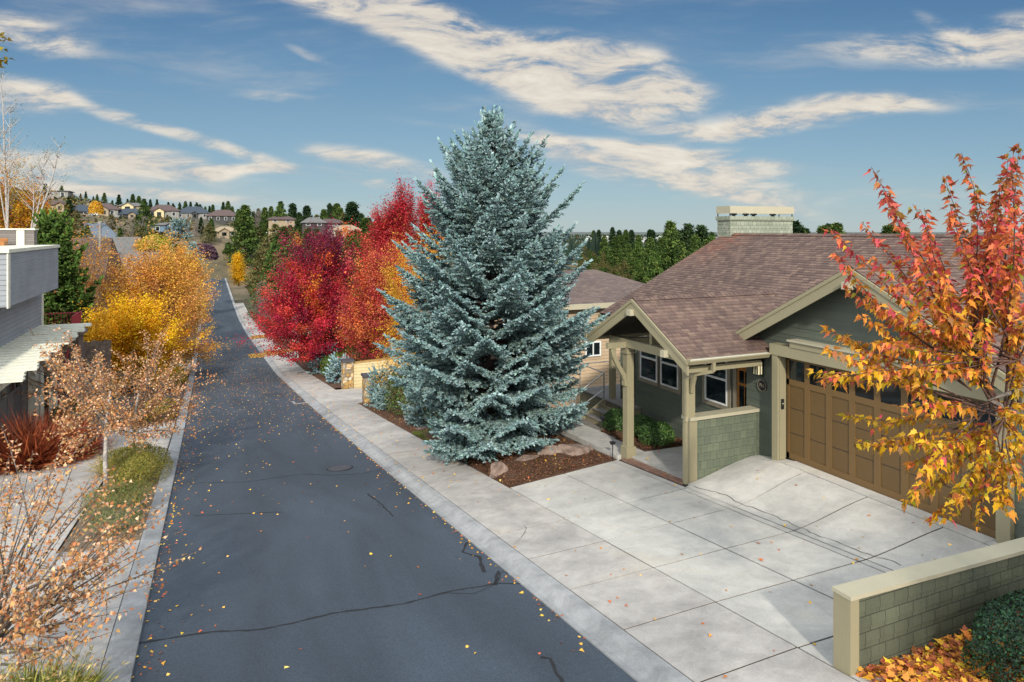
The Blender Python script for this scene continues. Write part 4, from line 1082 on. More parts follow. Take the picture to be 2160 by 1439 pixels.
for i, (x, y, h, r, lb) in enumerate([(8.0, 46.2, 1.3, .85, 'blue globe spruce hard against the farther stone pillar'), (8.3, 53.4, 1.5, 1.1, 'blue globe spruce left of the bright green round bush'), (8.3, 56.2, 1.4, 1., 'blue globe spruce farthest along the row by the sidewalk')]):
    spruce('globe_spruce', lb, (x, y, vz(x, y)), h, [(0, r), (h*.5, r), (h*.8, r*.7), (h, .2)], 20+i, ['#90adb4', '#7f9da5', '#a1bcc0'], BLUE_IN, step=.2, nb=8, shoot=.12, tw=.15, dens=.8, group='small blue spruces beside the sidewalk', trunk=.04)
# weathered juniper mass clothing the left foot of the spruce
blob_shrub('juniper', 'brownish green juniper hedge growing against the left foot of the tall blue spruce', (7.95, 22.4, bed1(7.85, 22.4)), (.95, 2.2, 2.0), 30000, .12, ['#4c6050', '#5e6f5c', '#6b6a4e', '#78705a', '#5f8180', '#7c9b98'], 31, cat='hedge', mat='needle', shape=SHOOT, lumps=16, lump=.22)
# ------------------------------------------------------------------ shrubs on the right
G1 = ['#3c5222', '#4b6229', '#2f441e', '#55702f']
blob_shrub('hedge_bush', 'dense green bush with a browned face beside the sidewalk', (8.3, 30.1, vz(8, 30.1)), (.95, 1.3, 1.35), 14000, .07, G1+['#5d4a30', '#57452c'], 32, lumps=10, lump=.15)
BX = ['#2f4a22', '#3f5c28', '#567336', '#26401f']
for i, (x, y, r, lb) in enumerate([(12.15, 16.75, .52, 'green boxwood nearest the downspout under the double window'), (12.3, 17.75, .48, 'green boxwood in the middle of the three under the double window'), (12.1, 18.75, .5, 'green boxwood beside the porch steps')]):
    blob_shrub('boxwood', lb, (x, y, zp(x, y)), (r, r, r*.82), 7000, .045, BX, 40+i, 'boxwoods under the double window', lumps=8, lump=.08)
blob_shrub('clipped_bush', 'bright green rounded bush between blue globe spruces near the farther pillar', (8.4, 49.8, vz(8, 49.8)), (1.1, 1.2, 1.15), 8000, .08, ['#4c5f22', '#5b6c2a', '#3b4d20'], 44)
blob_shrub('barberry', 'low dark red barberry bush at the far end of the planting', (8.6, 64.6, vz(8, 64.6)), (1.1, 1.3, .95), 9000, .09, ['#6e1d24', '#7b2a28', '#541a20', '#8a4426'], 45)
blob_shrub('evergreen_bush', 'dark green spreading bush under the crimson maple', (9.3, 60.3, vz(9, 60.3)), (1.7, 2.4, 2.1), 16000, .1, ['#28361d', '#35452a', '#42522c', '#202c19'], 46)
blob_shrub('rusty_bush', 'olive and rust coloured bush under the red maple beside the cream wall', (10.6, 52.5, vz(10, 52.5)), (1.5, 1.6, 1.7), 12000, .1, ['#5e4a1f', '#4a4220', '#3a3d1e', '#7a5a22'], 47)
blob_shrub('lilac_bush', 'purple grey leafless bush where the street dips', (9.8, 108, zs(108)), (3.2, 4.5, 3.4), 22000, .16, ['#5b4a50', '#6e5c62', '#4f4247', '#7d6a60'], 48, shape=NEEDLE, mat='needle', lump=.25)
blob_shrub('brown_bush', 'bare purplish brown bush beside the far sidewalk bend', (10.4, 124, zs(124)), (3.2, 5, 4.6), 20000, .18, ['#6b5a52', '#80706a', '#5c4a46', '#8d8072'], 49, shape=NEEDLE, mat='needle', lump=.25)
# foreground bottom right
blob_shrub('evergreen_bush', 'dark glossy low bush with fallen leaves on it below the shingled wall', (9.55, 5.05, .1), (1.25, .62, .5), 16000, .038, ['#1d3421', '#28452b', '#15281b', '#335a38'], 50, lump=.12)
# hillside leafy grass tuft strip next to sidewalk
# ------------------------------------------------------------------ autumn trees, right side
def redmap(Cn, rng):
    z = Cn[:, 2:3]; n = len(Cn)
    A = np.array([lin(c) for c in ('#b3263a', '#c23140', '#a5203e', '#8f2139', '#cb4a40')]); Bc = np.array([lin(c) for c in ('#7a2240', '#8c2644', '#691d38')]); O = np.array([lin(c) for c in ('#cc5a2c', '#d8832e', '#b8402c')])
    c = A[rng.integers(len(A), size=n)]; top = (z[:, 0]+rng.normal(size=n)*.06 > .72); c[top] = Bc[rng.integers(3, size=top.sum())]
    o = (rng.random(n) < .12); c[o] = O[rng.integers(3, size=o.sum())]; return c
b0 = at(688, 800, 55)
crown_tree('red_maple', 'broad crimson maple with a burgundy crown top beside the sidewalk', 'tree', (8.0, 55., zs(55)),
           [(7.7, 54.5, -1.9, 4.6, 4.4, 2.7), (7.8, 54.6, 1.0, 4.0, 3.6, 3.0), (8.2, 54.8, 3.7, 2.8, 2.6, 2.4)], 640, 130, .135, .23, redmap, elong=1.7, trunk_r=.2, seed=61, shell=.3, up=.12, nlimb=80, bark='bark')
def redor(Cn, rng): return pal(['#b8443a', '#c65636', '#a5343a', '#c66a44', '#a83a40', '#943038', '#cf7a40'])(Cn, rng)
crown_tree('red_maple', 'orange red feathery maple overhanging the cream wall and stone pillars', 'tree', (10.6, 46.2, zs(45)-.1),
           [(10.8, 45.5, -.7, 3.1, 3.2, 2.3), (11.2, 46., 1.9, 2.7, 2.8, 2.4)], 520, 120, .11, .2, redor, elong=2.2, trunk_r=.16, seed=62, shell=.3, up=.12, nlimb=60)
def redtall(Cn, rng):
    c = pal(['#b8303c', '#c63c38', '#a62636', '#9a3036', '#b05238'])(Cn, rng); lo = Cn[:, 2] < .52; c[lo] = pal(['#b0542c', '#c27a2e', '#a33a30', '#ad4a30'])(Cn[lo], rng); return c
crown_tree('red_maple', 'tallest red maple with upright spires rising behind the blue spruce', 'tree', (14.8, 54.5, floor_z(15, 54)),
           [(14.4, 53.8, 3.6, 3.8, 3.4, 3.2)]+[(12.8, 54.3, 5.2, .9, .9, 2.2), (14.3, 53.6, 6.4, 1.1, 1.0, 2.6), (16.2, 52.7, 6.4, 1., .9, 2.5), (13.6, 54., 5.9, .7, .8, 2.1)]*7+[(14.4, 53.8, .2, 3.8, 3.5, 3.)], 900, 95, .13, .17, redtall, elong=3., trunk_r=.2, seed=63, shell=.1, up=.1, nlimb=70)
crown_tree('honey_locust', 'golden yellow tree with drooping leaves at the left edge of the blue spruce', 'tree', (9.6, 33., floor_z(9.6, 33)),
           [(9.4, 32.4, 2.2, 1.9, 1.9, 2.8), (8.9, 32.4, -.4, 1.3, 1.5, 1.7), (10.6, 32.4, 4.0, 1.5, 1.3, 1.6)], 330, 90, .075, .16, pal(['#c89a22', '#d6aa28', '#bd9822', '#ce9832', '#c68a30']), elong=2.4, trunk_r=.12, seed=64, shell=.25, bark='barklt', nlimb=70)
# ------------------------------------------------------------------ autumn trees, left side of the street
YEL = pal(['#e0ac16', '#e8b81a', '#d29c14', '#cc9418']); ORG = pal(['#cc965a', '#d29e58', '#c08848', '#d8a64a', '#c68c3e', '#dca43c'])
crown_tree('yellow_maple', 'vivid yellow round maple, the nearest full crown on the left verge', 'tree', (-4.6, 52.5, zr(52.5)),
           [(-4.8, 52.5, -2.2, 3.6, 3.2, 2.4), (-4.7, 52.5, -.5, 2.4, 2.4, 1.7)], 430, 95, .13, .2, YEL, elong=1.8, trunk_r=.16, seed=70, shell=.3, up=.15, nlimb=50, bark='barkdk')
crown_tree('amber_maple', 'large amber and gold maple touching the street edge on the left', 'tree', (-3.7, 63, zr(63)),
           [(-3.3, 62.5, -1.0, 3.6, 3.4, 4.4), (-3.5, 62.5, 2.6, 2.4, 2.3, 2.6), (-5.5, 62, 1.2, 2., 2., 2.8), (-2.8, 62.5, -4.3, 3.3, 3., 1.8)], 620, 85, .14, .22, ORG, elong=1.8, trunk_r=.2, seed=71, shell=.3, up=.12, nlimb=70, bark='barkdk')
crown_tree('amber_maple', 'golden maple farther down the street, just right of the large amber one', 'tree', (-4.0, 88, zr(88)),
           [(-3.2, 88, -2., 3.8, 3.4, 4.6), (-2.8, 88, 1., 2.6, 2.4, 2.4)], 380, 75, .18, .27, pal(['#d4a048', '#c8923a', '#dcae36', '#c88c40']), elong=1.8, trunk_r=.2, seed=72, shell=.3, nlimb=40, bark='barkdk')
crown_tree('brown_maple', 'thinning orange brown maple with bare twigs in front of the dark brown roof', 'tree', (-15.5, 58, -6.6),
           [(-15.3, 58, 1.2, 4., 3.5, 5.0), (-15., 58, 4.2, 2.2, 2., 2.6)], 430, 34, .14, .3, pal(['#a8742e', '#8f6238', '#b88a3a', '#7d5a40', '#c2952e']), elong=2.4, trunk_r=.2, seed=73, shell=.2, nlimb=150, bark='bark')
crown_tree('brown_maple', 'sparse tan maple between the brown roof and the large amber maple', 'tree', (-10.2, 64, zr(64)-.6),
           [(-10., 64, -.2, 4.2, 3.6, 5.), (-9.2, 64, 3.2, 2.0, 2., 2.4)], 400, 45, .14, .28, pal(['#b8843c', '#a8743a', '#c49438', '#9a6c3a']), elong=2.2, trunk_r=.18, seed=74, shell=.25, nlimb=100, bark='bark')
crown_tree('gold_maple', 'bright golden aspen behind the grey balcony house', 'tree', (-26, 72, floor_z(-26, 72)),
           [(-26.2, 72, 4.6, 4.8, 4., 3.6), (-29.5, 73, 3.6, 3.6, 3.2, 3.6)], 420, 80, .2, .3, pal(['#d09a1a', '#c78a20', '#b8801e', '#d6a21e']), elong=1.8, trunk_r=.2, seed=75, shell=.3, nlimb=30, bark='barklt')
crown_tree('yellow_poplar', 'narrow bright yellow poplar beside the far sidewalk', 'tree', at(503, 603, 150),
           [at(502, 572, 150)+(1.3, 1.2, 3.), at(501, 552, 150)+(.8, .8, 2.0)], 130, 90, .2, .3, pal(['#d9a81c', '#c9981a', '#e0b422']), elong=1.8, seed=76, nlimb=10)
# white birches with thin yellow leaves at far left
def birch(label, x, y, d, topy, lean, seed, ngr):
    b = at(x, y, d); rng = np.random.default_rng(seed); root = thing('birch', label, 'tree', b, 'pale birches behind the grey house'); mb = MB(); tips = []
    H = (y-topy)/FPX*d
    for k in range(3 if lean else 4):
        ox = rng.uniform(-.5, .5)+lean; top = np.array(b)+np.array([ox*H*.16+rng.uniform(-.6, .6), rng.uniform(-.6, .6), H*(1 if k == 0 else rng.uniform(.6, .9))])
        pts = bez(b, (np.array(b)+top)/2+np.array([lean*.5, 0, .4]), top, 9); mb.tube(pts, [.085*(1-.11*i)*(1 if k == 0 else .6)+.01 for i in range(9)], 6, False)
        for i in range(3, 9):
            for q in range(4):
                a = rng.random()*6.28; l = (9-i)*.22+.35; e = pts[i]+np.array([math.cos(a)*l, math.sin(a)*l, l*rng.uniform(.9, 1.6)]); mb.tube(bez(pts[i], (pts[i]+e)/2+np.array([math.cos(a), math.sin(a), 0])*.12*l, e, 4), [.025, .018, .012, .006], 4, False); tips += [e, (pts[i]+e)/2]
    mb.build('trunk', M['barklt'], root, smooth=True)
    T_ = np.array(tips); P = T_[rng.integers(len(T_), size=ngr)]; P = P+rng.normal(size=P.shape)*.16
    zt = (P[:, 2]-b[2])/H; c = np.where((zt > .55)[:, None], np.array(lin('#5f7355'))[None], np.array(lin('#c0901e'))[None]); keep = (zt < .5) | (rng.random(len(P)) < .25); P, c = P[keep], c[keep]
    card_mesh('crown', cards(P, .12*np.ones(len(P)), DIAMOND, rng=rng), 4, jitter(c, rng), M['leaf'], root)
birch('tall white birch nearly bare at the left edge of the picture', 16, 500, 52, 165, .0, 81, 2200)
birch('leaning white birch with sparse grey green leaves right of the tall one', 62, 505, 50, 310, .9, 82, 1100)
crown_tree('gold_maple', 'yellow and orange tree low behind the white birches', 'tree', at(20, 560, 66),
           [at(22, 440, 66)+(3.6, 3., 3.2), at(50, 450, 66)+(2.6, 2.4, 2.4), at(5, 480, 66)+(3, 3, 2.5)], 260, 60, .2, .3, pal(['#b88a1e', '#c2921e', '#a8641e', '#8f7a24']), seed=83, nlimb=40, bark='barklt')
# ------------------------------------------------------------------ left side buildings
G0 = thing('grey_house', 'grey lap sided house with overhanging upper storey and cream trim at left', 'house', (-8, 38, -4))
q = MB()
lap(q, [(-43.2, -5), (-26, -5), (-26, 2.6), (-43.2, 2.6)][::1] and [(-43.2+0, -5), (-43.2, 2.6), (-26, 2.6), (-26, -5)][::-1], (-8, 0, 0), (0, -1, 0), (0, 0, 1), .2, .014) if False else None
def wall_face(mb, X, y0, y1, z0, z1, c=.2): lap(mb, [(y0, z0), (y1, z0), (y1, z1), (y0, z1)], (X, 0, 0), (0, 1, 0), (0, 0, 1), c, .015)
def wall_south(mb, Y, x0, x1, z0, z1, c=.2): lap(mb, [(x0, z0), (x1, z0), (x1, z1), (x0, z1)], (0, Y, 0), (1, 0, 0), (0, 0, 1), c, .015)
wall_face(q, -8, 24, 43.2, .2, 2.6); wall_face(q, -8, 41.2, 43.2, -5, .2); wall_face(q, -8, 24, 41.2, -1.2, .2)
wall_south(q, 24, -18, -8, -5, 2.6)
lap(q, [(8., -5), (18, -5), (18, 2.6), (8., 2.6)], (0, 43.2, 0), (-1, 0, 0), (0, 0, 1), .2, .015)
q.build('wall', M['greywall'], G0)
q = MB(); wall_face(q, -7.1, 32.2, 42, 2.55, 4.66); q.face([(-8, 32.2, 2.55), (-7.1, 32.2, 2.55), (-7.1, 42, 2.55), (-8, 42, 2.55)][::-1]); wall_south(q, 32.2, -14, -7.1, 2.55, 4.66)
lap(q, [(7.1, 2.55), (14, 2.55), (14, 4.66), (7.1, 4.66)], (0, 42, 0), (-1, 0, 0), (0, 0, 1), .2, .015)
ub = q.build('upper_storey', M['greywall'], G0)
q = MB(); q.box(-14, -7.03, 32.1, 42.1, 4.66, 4.8); q.box(-7.12, -7.07, 32.16, 32.5, 2.5, 4.66); q.box(-8.02, -7.95, 42.9, 43.24, -5, 2.55); q.build('trim', M['cream'], ub)
q = MB(); wall_south(q, 41.4, -16, -8.02, 4.8, 5.56, .17); wall_face(q, -8.02, 41.4, 42, 4.8, 5.56, .17); q.build('roof_terrace_wall', M['greywarm'], G0)
q = MB(); q.box(-16, -7.96, 41.3, 42.1, 5.56, 5.64); q.box(-8.75, -8.42, 41.34, 41.38, 4.8, 5.56); q.build('terrace_trim', M['cream'], G0)
q = MB(); q.box(-10.4, -9.0, 40.2, 40.9, 4.8, 5.0); q.box(-10.4, -9.0, 40.8, 40.9, 5.0, 5.16); q.build('terrace_bench', M['orange_wood'], G0)
# garage front and pergola
q = MB(); q.box(-8.12, -8.06, 28, 40.2, -5, -1.2)
gdo = q.build('garage_door', M['greydoor'], G0)
q = MB()
y = 28.
while y < 40.3: q.box(-8.06, -8.03, y-.07, y+.07, -4.8, -1.2); y += 1.22
for z in (-4.2, -3.4, -2.6, -1.85): q.box(-8.06, -8.035, 28, 40.2, z, z+.12)
q.build('door_rail', M['greytrim'] if False else M['greydoor'], gdo)
q = MB()
y = 28.1
while y < 39.2: q.box(-8.058, -8.045, y+.1, y+1.0, -1.7, -1.28); y += 1.22
q.build('window_pane', M['glass'], gdo)
q = MB(); q.box(-8.05, -7.72, 40.2, 41.3, -5, -.1); wall_face(q, -7.7, 41.0, 41.9, -5, -.1, .17); q.build('garage_post', M['cream'], G0)
pg = thing('pergola', 'cream slatted pergola over the grey garage front', 'pergola', (-7, 34, -1))
n_ = 0
y = 27.
while y < 42.6:
    q = MB(); q.box(-7.98, -5.55-.12*((n_ % 3)), y, y+.42, .56, .62); q.build('slat', M['cream'], pg); y += .68; n_ += 1
q = MB(); q.box(-6.3, -6.18, 26.8, 42.8, .28, .5); q.box(-7.2, -7.12, 26.8, 42.8, .28, .5); q.build('beam', M['cream'], pg)
q = MB(); q.box(-7.2, -6.9, 40.3, 40.6, -4.6, .28); q.build('post', M['cream'], pg)
q = MB(); q.bar((-7.05, 40.3, -1.9), (-7.05, 36.8, .2), .16, .2, (1, 0, 0)); q.bar((-7.05, 36.5, -.9), (-7.05, 34.2, .25), .14, .16, (1, 0, 0)); q.box(-8, -6.1, 40.3, 40.55, .0, .26); q.build('brace', M['cream'], pg)
# terrace with red rails, stairs and fence past the corner
tr = thing('red_railing', 'red metal railing on the small terrace beside the grey house', 'railing', (-7.5, 44, .1))
q = MB(); q.box(-8.2, -6.3, 44, 44.05, 1.0, 1.06); q.box(-8.2, -6.3, 44, 44.05, .12, .16)
x = -8.15
while x < -6.8: q.box(x, x+.02, 44.01, 44.03, .16, 1.0); x += .14
q.build('rail', M['redpaint'], tr)
q = MB(); q.hexa([(-6.85, 43.6, -.2), (-6.5, 44.2, -.2), (-6.46, 44.2, -.2), (-6.81, 43.6, -.2), (-6.75, 43.6, .9), (-6.4, 44.2, 1.1), (-6.36, 44.2, 1.1), (-6.71, 43.6, .9)]); q.build('end_panel', M['redpaint'], tr)
q = MB(); q.box(-10, -6.2, 43.3, 45.2, -.15, .0); q.box(-9.9, -6.4, 43.4, 45.1, -5.5, -.15); q.build('terrace_base', M['fence'], tr)
sr = thing('garden_stairs', 'weathered timber stairs with a slanting red handrail by the grey garage', 'stairs', (-7.3, 43.5, -4.6))
q = MB()
for i in range(10): q.box(-7.95, -7.25, 42.3+i*.0+.1*i, 42.45+.1*i, -4.6+i*.36, -4.5+i*.36)
q.build('tread', M['fence'], sr)
q = MB(); q.bar((-7.15, 41.6, -3.7), (-6.85, 43.4, -.9), .05, .22); q.bar((-7.15, 41.6, -4.6), (-7.15, 41.6, -3.6), .05, .05); q.build('handrail', M['redpaint'], sr)
q = MB(); q.hexa([(-7.1, 41.8, -4.9), (-6.7, 41.8, -4.9), (-6.3, 43.2, -4.9), (-6.7, 43.2, -4.9), (-7.1, 41.8, -4.2), (-6.7, 41.8, -4.2), (-6.3, 43.2, -1.), (-6.7, 43.2, -1.)]); q.build('side_wall', M['fence'], sr)
fn = thing('board_fence', 'grey brown weathered vertical board fence behind the pergola', 'fence', (-6.3, 47, -4))
x = -7.4; k = 0
q = MB()
while x < -5.2:
    q.box(x, x+.19, 46.5, 46.54, -5.4, -.9-.04*((k*7) % 3)); x += .2; k += 1
q.build('boards', M['fence'], fn)
q = MB(); q.box(-7.4, -5.2, 46.54, 46.62, -1.6, -1.5); q.box(-7.4, -5.2, 46.54, 46.62, -4.4, -4.3); q.build('rail', M['fence'], fn)
# tan building with stepped parapets, covered grill, lean-to
tb = thing('ochre_house', 'ochre board and stucco house with stepped cream topped parapets behind the yellow maple', 'house', (-8, 71, -5))
q = MB(); q.box(-13, -6.5, 70.8, 80, -6.5, .2); q.box(-13.2, -9.3, 72.5, 78, .2, 1.8); q.box(-12.5, -9.2, 69.4, 70.8, -6.5, .9)
q.build('wall', M['ochre'], tb)
q = MB(); q.box(-9.2, -6.4, 70.7, 70.95, .2, .42); q.box(-12.6, -9.1, 69.3, 69.6, .9, 1.1); q.box(-9.35, -9.15, 69.4, 71, .3, .9); q.box(-13.3, -9.2, 72.4, 72.7, 1.8, 2.05); q.box(-9.4, -9.15, 72.5, 74, .9, 1.8); q.box(-6.6, -6.35, 70.8, 78, .2, .42)
q.build('parapet_cap', M['cream'], tb)
q = MB(); q.prism([(-9.6, 67.6, -3.0), (-6.6, 67.6, -3.0), (-6.3, 70.78, -.6), (-9.9, 70.78, -.6)], (0, 0, .1)); q.build('lean_to_roof', M['roofgrey'], tb)
q = MB(); q.box(-9.7, -6.5, 67.5, 67.6, -3.2, -2.9); q.build('fascia', M['cream'], tb)
for xx in (-9.2, -8.2, -6.9):
    q = MB(); q.box(xx-.14, xx+.14, 67.7, 68, -7., -3.1); q.build('post', M['cream'], tb)
gr = thing('covered_grill', 'barbecue under a black cover on the ochre house terrace', 'grill', (-7.6, 72, .2))
q = MB(); q.prism([(-8.7, 71.6, .2), (-8.9, 71.6, .8), (-8.5, 71.6, 1.35), (-7.9, 71.6, 1.55), (-7.1, 71.6, 1.5), (-6.8, 71.6, 1.0), (-6.8, 71.6, .2)], (0, 1.1, 0)); q.build('cover', M['black'], gr)
q = MB(); q.box(-6.79, -6.6, 71.7, 72.4, .2, .6); q.build('cart', M['metal'], gr)
# brown roof house and grey roofs farther down
def rhouse(label, X0, X1, Y0, Y1, zb, ze, zrg, roof, wall, hip=1.5, ridge='x', name='house', grp=None):
    root = thing(name, label, 'house', ((X0+X1)/2, (Y0+Y1)/2, zb), grp)
    q = MB(); q.box(X0+.4, X1-.4, Y0+.4, Y1-.4, zb, ze); q.build('wall', M[wall], root)
    q = MB(); xm, ym = (X0+X1)/2, (Y0+Y1)/2
    if ridge == 'x': a, b = (X0+hip, ym, zrg), (X1-hip, ym, zrg)
    else: a, b = (xm, Y0+hip, zrg), (xm, Y1-hip, zrg)
    c = [(X0, Y0, ze), (X1, Y0, ze), (X1, Y1, ze), (X0, Y1, ze)]
    if ridge == 'x': q.face([c[0], c[1], b, a]); q.face([c[1], c[2], b]); q.face([c[2], c[3], a, b]); q.face([c[3], c[0], a])
    else: q.face([c[0], c[1], a]); q.face([c[1], c[2], b, a]); q.face([c[2], c[3], b]); q.face([c[3], c[0], a, b])
    q.face([(x, y, z-.15) for x, y, z in c][::-1])
    for p, r_ in zip(c, c[1:]+c[:1]): q.face([(p[0], p[1], ze-.18), (r_[0], r_[1], ze-.18), r_, p])
    q.build('roof', M[roof], root); return root
bh = rhouse('house with a large dark brown shingle roof behind the dark pine', -22, -8.2, 68.5, 85, -6.5, 1.2, 4.85, 'roofdark', 'stucco', .3)
q = MB(); q.tube([(-9.2, 74, 3.5), (-9.2, 74, 6.2)], .12, 8); q.tube([(-9.2, 74, 6.2), (-9.2, 74, 6.4), (-9.2, 74, 6.45)], [.2, .2, .05], 8); q.build('vent_pipe', M['metal'], bh)
bh = rhouse('house with a plain grey shingle roof left of the amber maple', -13.5, -5.2, 90, 104, -9.6, .3, 2.9, 'roofgrey', 'stucco', .4)
q = MB(); q.box(-11, -10.3, 95, 95.8, 1.5, 3.6); q.build('chimney', M['stuccog'], bh)
rhouse('low house with a pale grey hipped roof and white columns beyond the brown maples', -21, -6, 118, 132, -8.5, 1.0, 4.6, 'roofgrey', 'white', 4)
# neighbour on the right
nb = rhouse('tan sided house with a reddish brown hipped roof behind the blue spruce', 15.2, 23.6, 28.9, 39, -4.5, 1.95, 3.3, 'roof2', 'tansiding', 3.2)
q = MB(); lap(q, [(15.6, -4.5), (23.2, -4.5), (23.2, 1.8), (15.6, 1.8)], (0, 29.28, 0), (1, 0, 0), (0, 0, 1), .17, .012); q.build('siding', M['tansiding'], nb)
q = MB(); q.box(15.1, 23.7, 28.8, 28.9, 1.72, 1.97); q.box(15.1, 15.2, 28.9, 39, 1.72, 1.97); q.build('fascia', M['trimlt'], nb)
def xwin(par, Y, x0, x1, z0, z1, fm='white'):
    q = MB(); t = .07
    for a in ((x0-t, x1+t, z1, z1+t), (x0-t, x1+t, z0-t, z0), (x0-t, x0, z0, z1), (x1, x1+t, z0, z1), ((x0+x1)/2-.03, (x0+x1)/2+.03, z0, z1)): q.box(a[0], a[1], Y-.06, Y, a[2], a[3])
    o = q.build('window', M[fm], par); q = MB(); q.box(x0, x1, Y-.03, Y-.01, z0, z1); q.build('pane', M['glass'], o)
xwin(nb, 29.26, 17.05, 17.8, -.62, -.02); xwin(nb, 29.26, 20.2, 21.4, -.9, .3)
rhouse('grey roofed house glimpsed between the crimson and the tall red maple', 17, 27, 62, 72, -9, .2, 2.6, 'roofgrey', 'white', 2)
# cream walls with stone pillars
def pillar(label, x, y, h, w=.52):
    root = thing('stone_pillar', label, 'pillar', (x, y, zs(y)), 'stone pillars of the cream walls'); z = zs(y)-.3
    q = MB(); q.box(x-w/2, x+w/2, y-w/2, y+w/2, z, z+h+.3); q.build('shaft', M['stone'], root)
    q = MB(); q.box(x-w/2-.06, x+w/2+.06, y-w/2-.06, y+w/2+.06, z+h+.3, z+h+.42); q.build('cap', M['black'] if False else M['iron'], root)
pillar('stone pillar with a dark cap nearest the camera beside the sidewalk', 7.65, 35.3, 1.4, .62)
pillar('stone pillar with a dark cap at the street end of the longer cream wall', 7.9, 42.8, 1.65, .62)
pillar('stone pillar at the house end of the longer cream wall under the red maple', 13.1, 42.8, 2.1, .62)
for lb, x0, x1, y, h0, h1 in (('long cream lap sided garden wall between two stone pillars', 8.21, 12.79, 42.8, 1.5, 1.7), ('short cream garden wall behind the nearest stone pillar', 7.96, 12.5, 35.3, 1.25, 1.35)):
    root = thing('garden_wall', lb, 'wall', (x0, y, zs(y))); z = zs(y)-.3
    q = MB(); lap(q, [(x0, z), (x1, z), (x1, z+h1+.3), (x0, z+h0+.3)], (0, y-.12, 0), (1, 0, 0), (0, 0, 1), .2, .015); lap(q, [(-x1, z), (-x0, z), (-x0, z+h0+.3), (-x1, z+h1+.3)], (0, y+.12, 0), (-1, 0, 0), (0, 0, 1), .2, .015); q.build('siding', M['creamsiding'], root)
    q = MB(); q.hexa([(x0, y-.17, z+h0+.3), (x1, y-.17, z+h1+.3), (x1, y+.17, z+h1+.3), (x0, y+.17, z+h0+.3), (x0, y-.17, z+h0+.36), (x1, y-.17, z+h1+.36), (x1, y+.17, z+h1+.36), (x0, y+.17, z+h0+.36)]); q.build('cap', M['ochre'], root)
root = thing('white_garage', 'pale grey garage front with panelled door beside the crimson maple', 'garage', (9.6, 71, zs(70)))
q = MB(); q.box(8.6, 14, 71, 79, zs(75)-1, zs(70)+2.9); q.build('wall', M['white'], root)
q = MB()
for i in range(4):
    for j in range(3): q.box(8.8+i*.95, 9.65+i*.95, 70.96, 71, zs(70)+.1+j*.8, zs(70)+.8+j*.8)
q.build('door_panel', M['cream'], root)
q = MB(); q.prism([(8.3, 70.6, zs(70)+2.9), (14.3, 70.6, zs(70)+2.9), (14.3, 75, zs(70)+4.2), (8.3, 75, zs(70)+4.2)], (0, 0, .12)); q.build('roof', M['roofgrey'], root)
root = thing('sign_post', 'thin black pole standing by the pale grey garage', 'post', (8.4, 67.2, zs(67.2)))
q = MB(); q.tube([(8.4, 67.2, zs(67.2)-.1), (8.4, 67.2, zs(67.2)+3.0)], .045, 6); q.build('pole', M['black'], root)
q = MB(); q.box(8.36, 8.44, 62.75, 67.25, zs(67.2)+3.0, zs(67.2)+3.08); q.build('cap', M['black'], root)
rock('pale slab stone lying at the sidewalk edge by the green bush', (7.75, 26.1, vz(8, 26.1)), (.3, .3, .1), 23)['group'] = 'stones along the sidewalk'
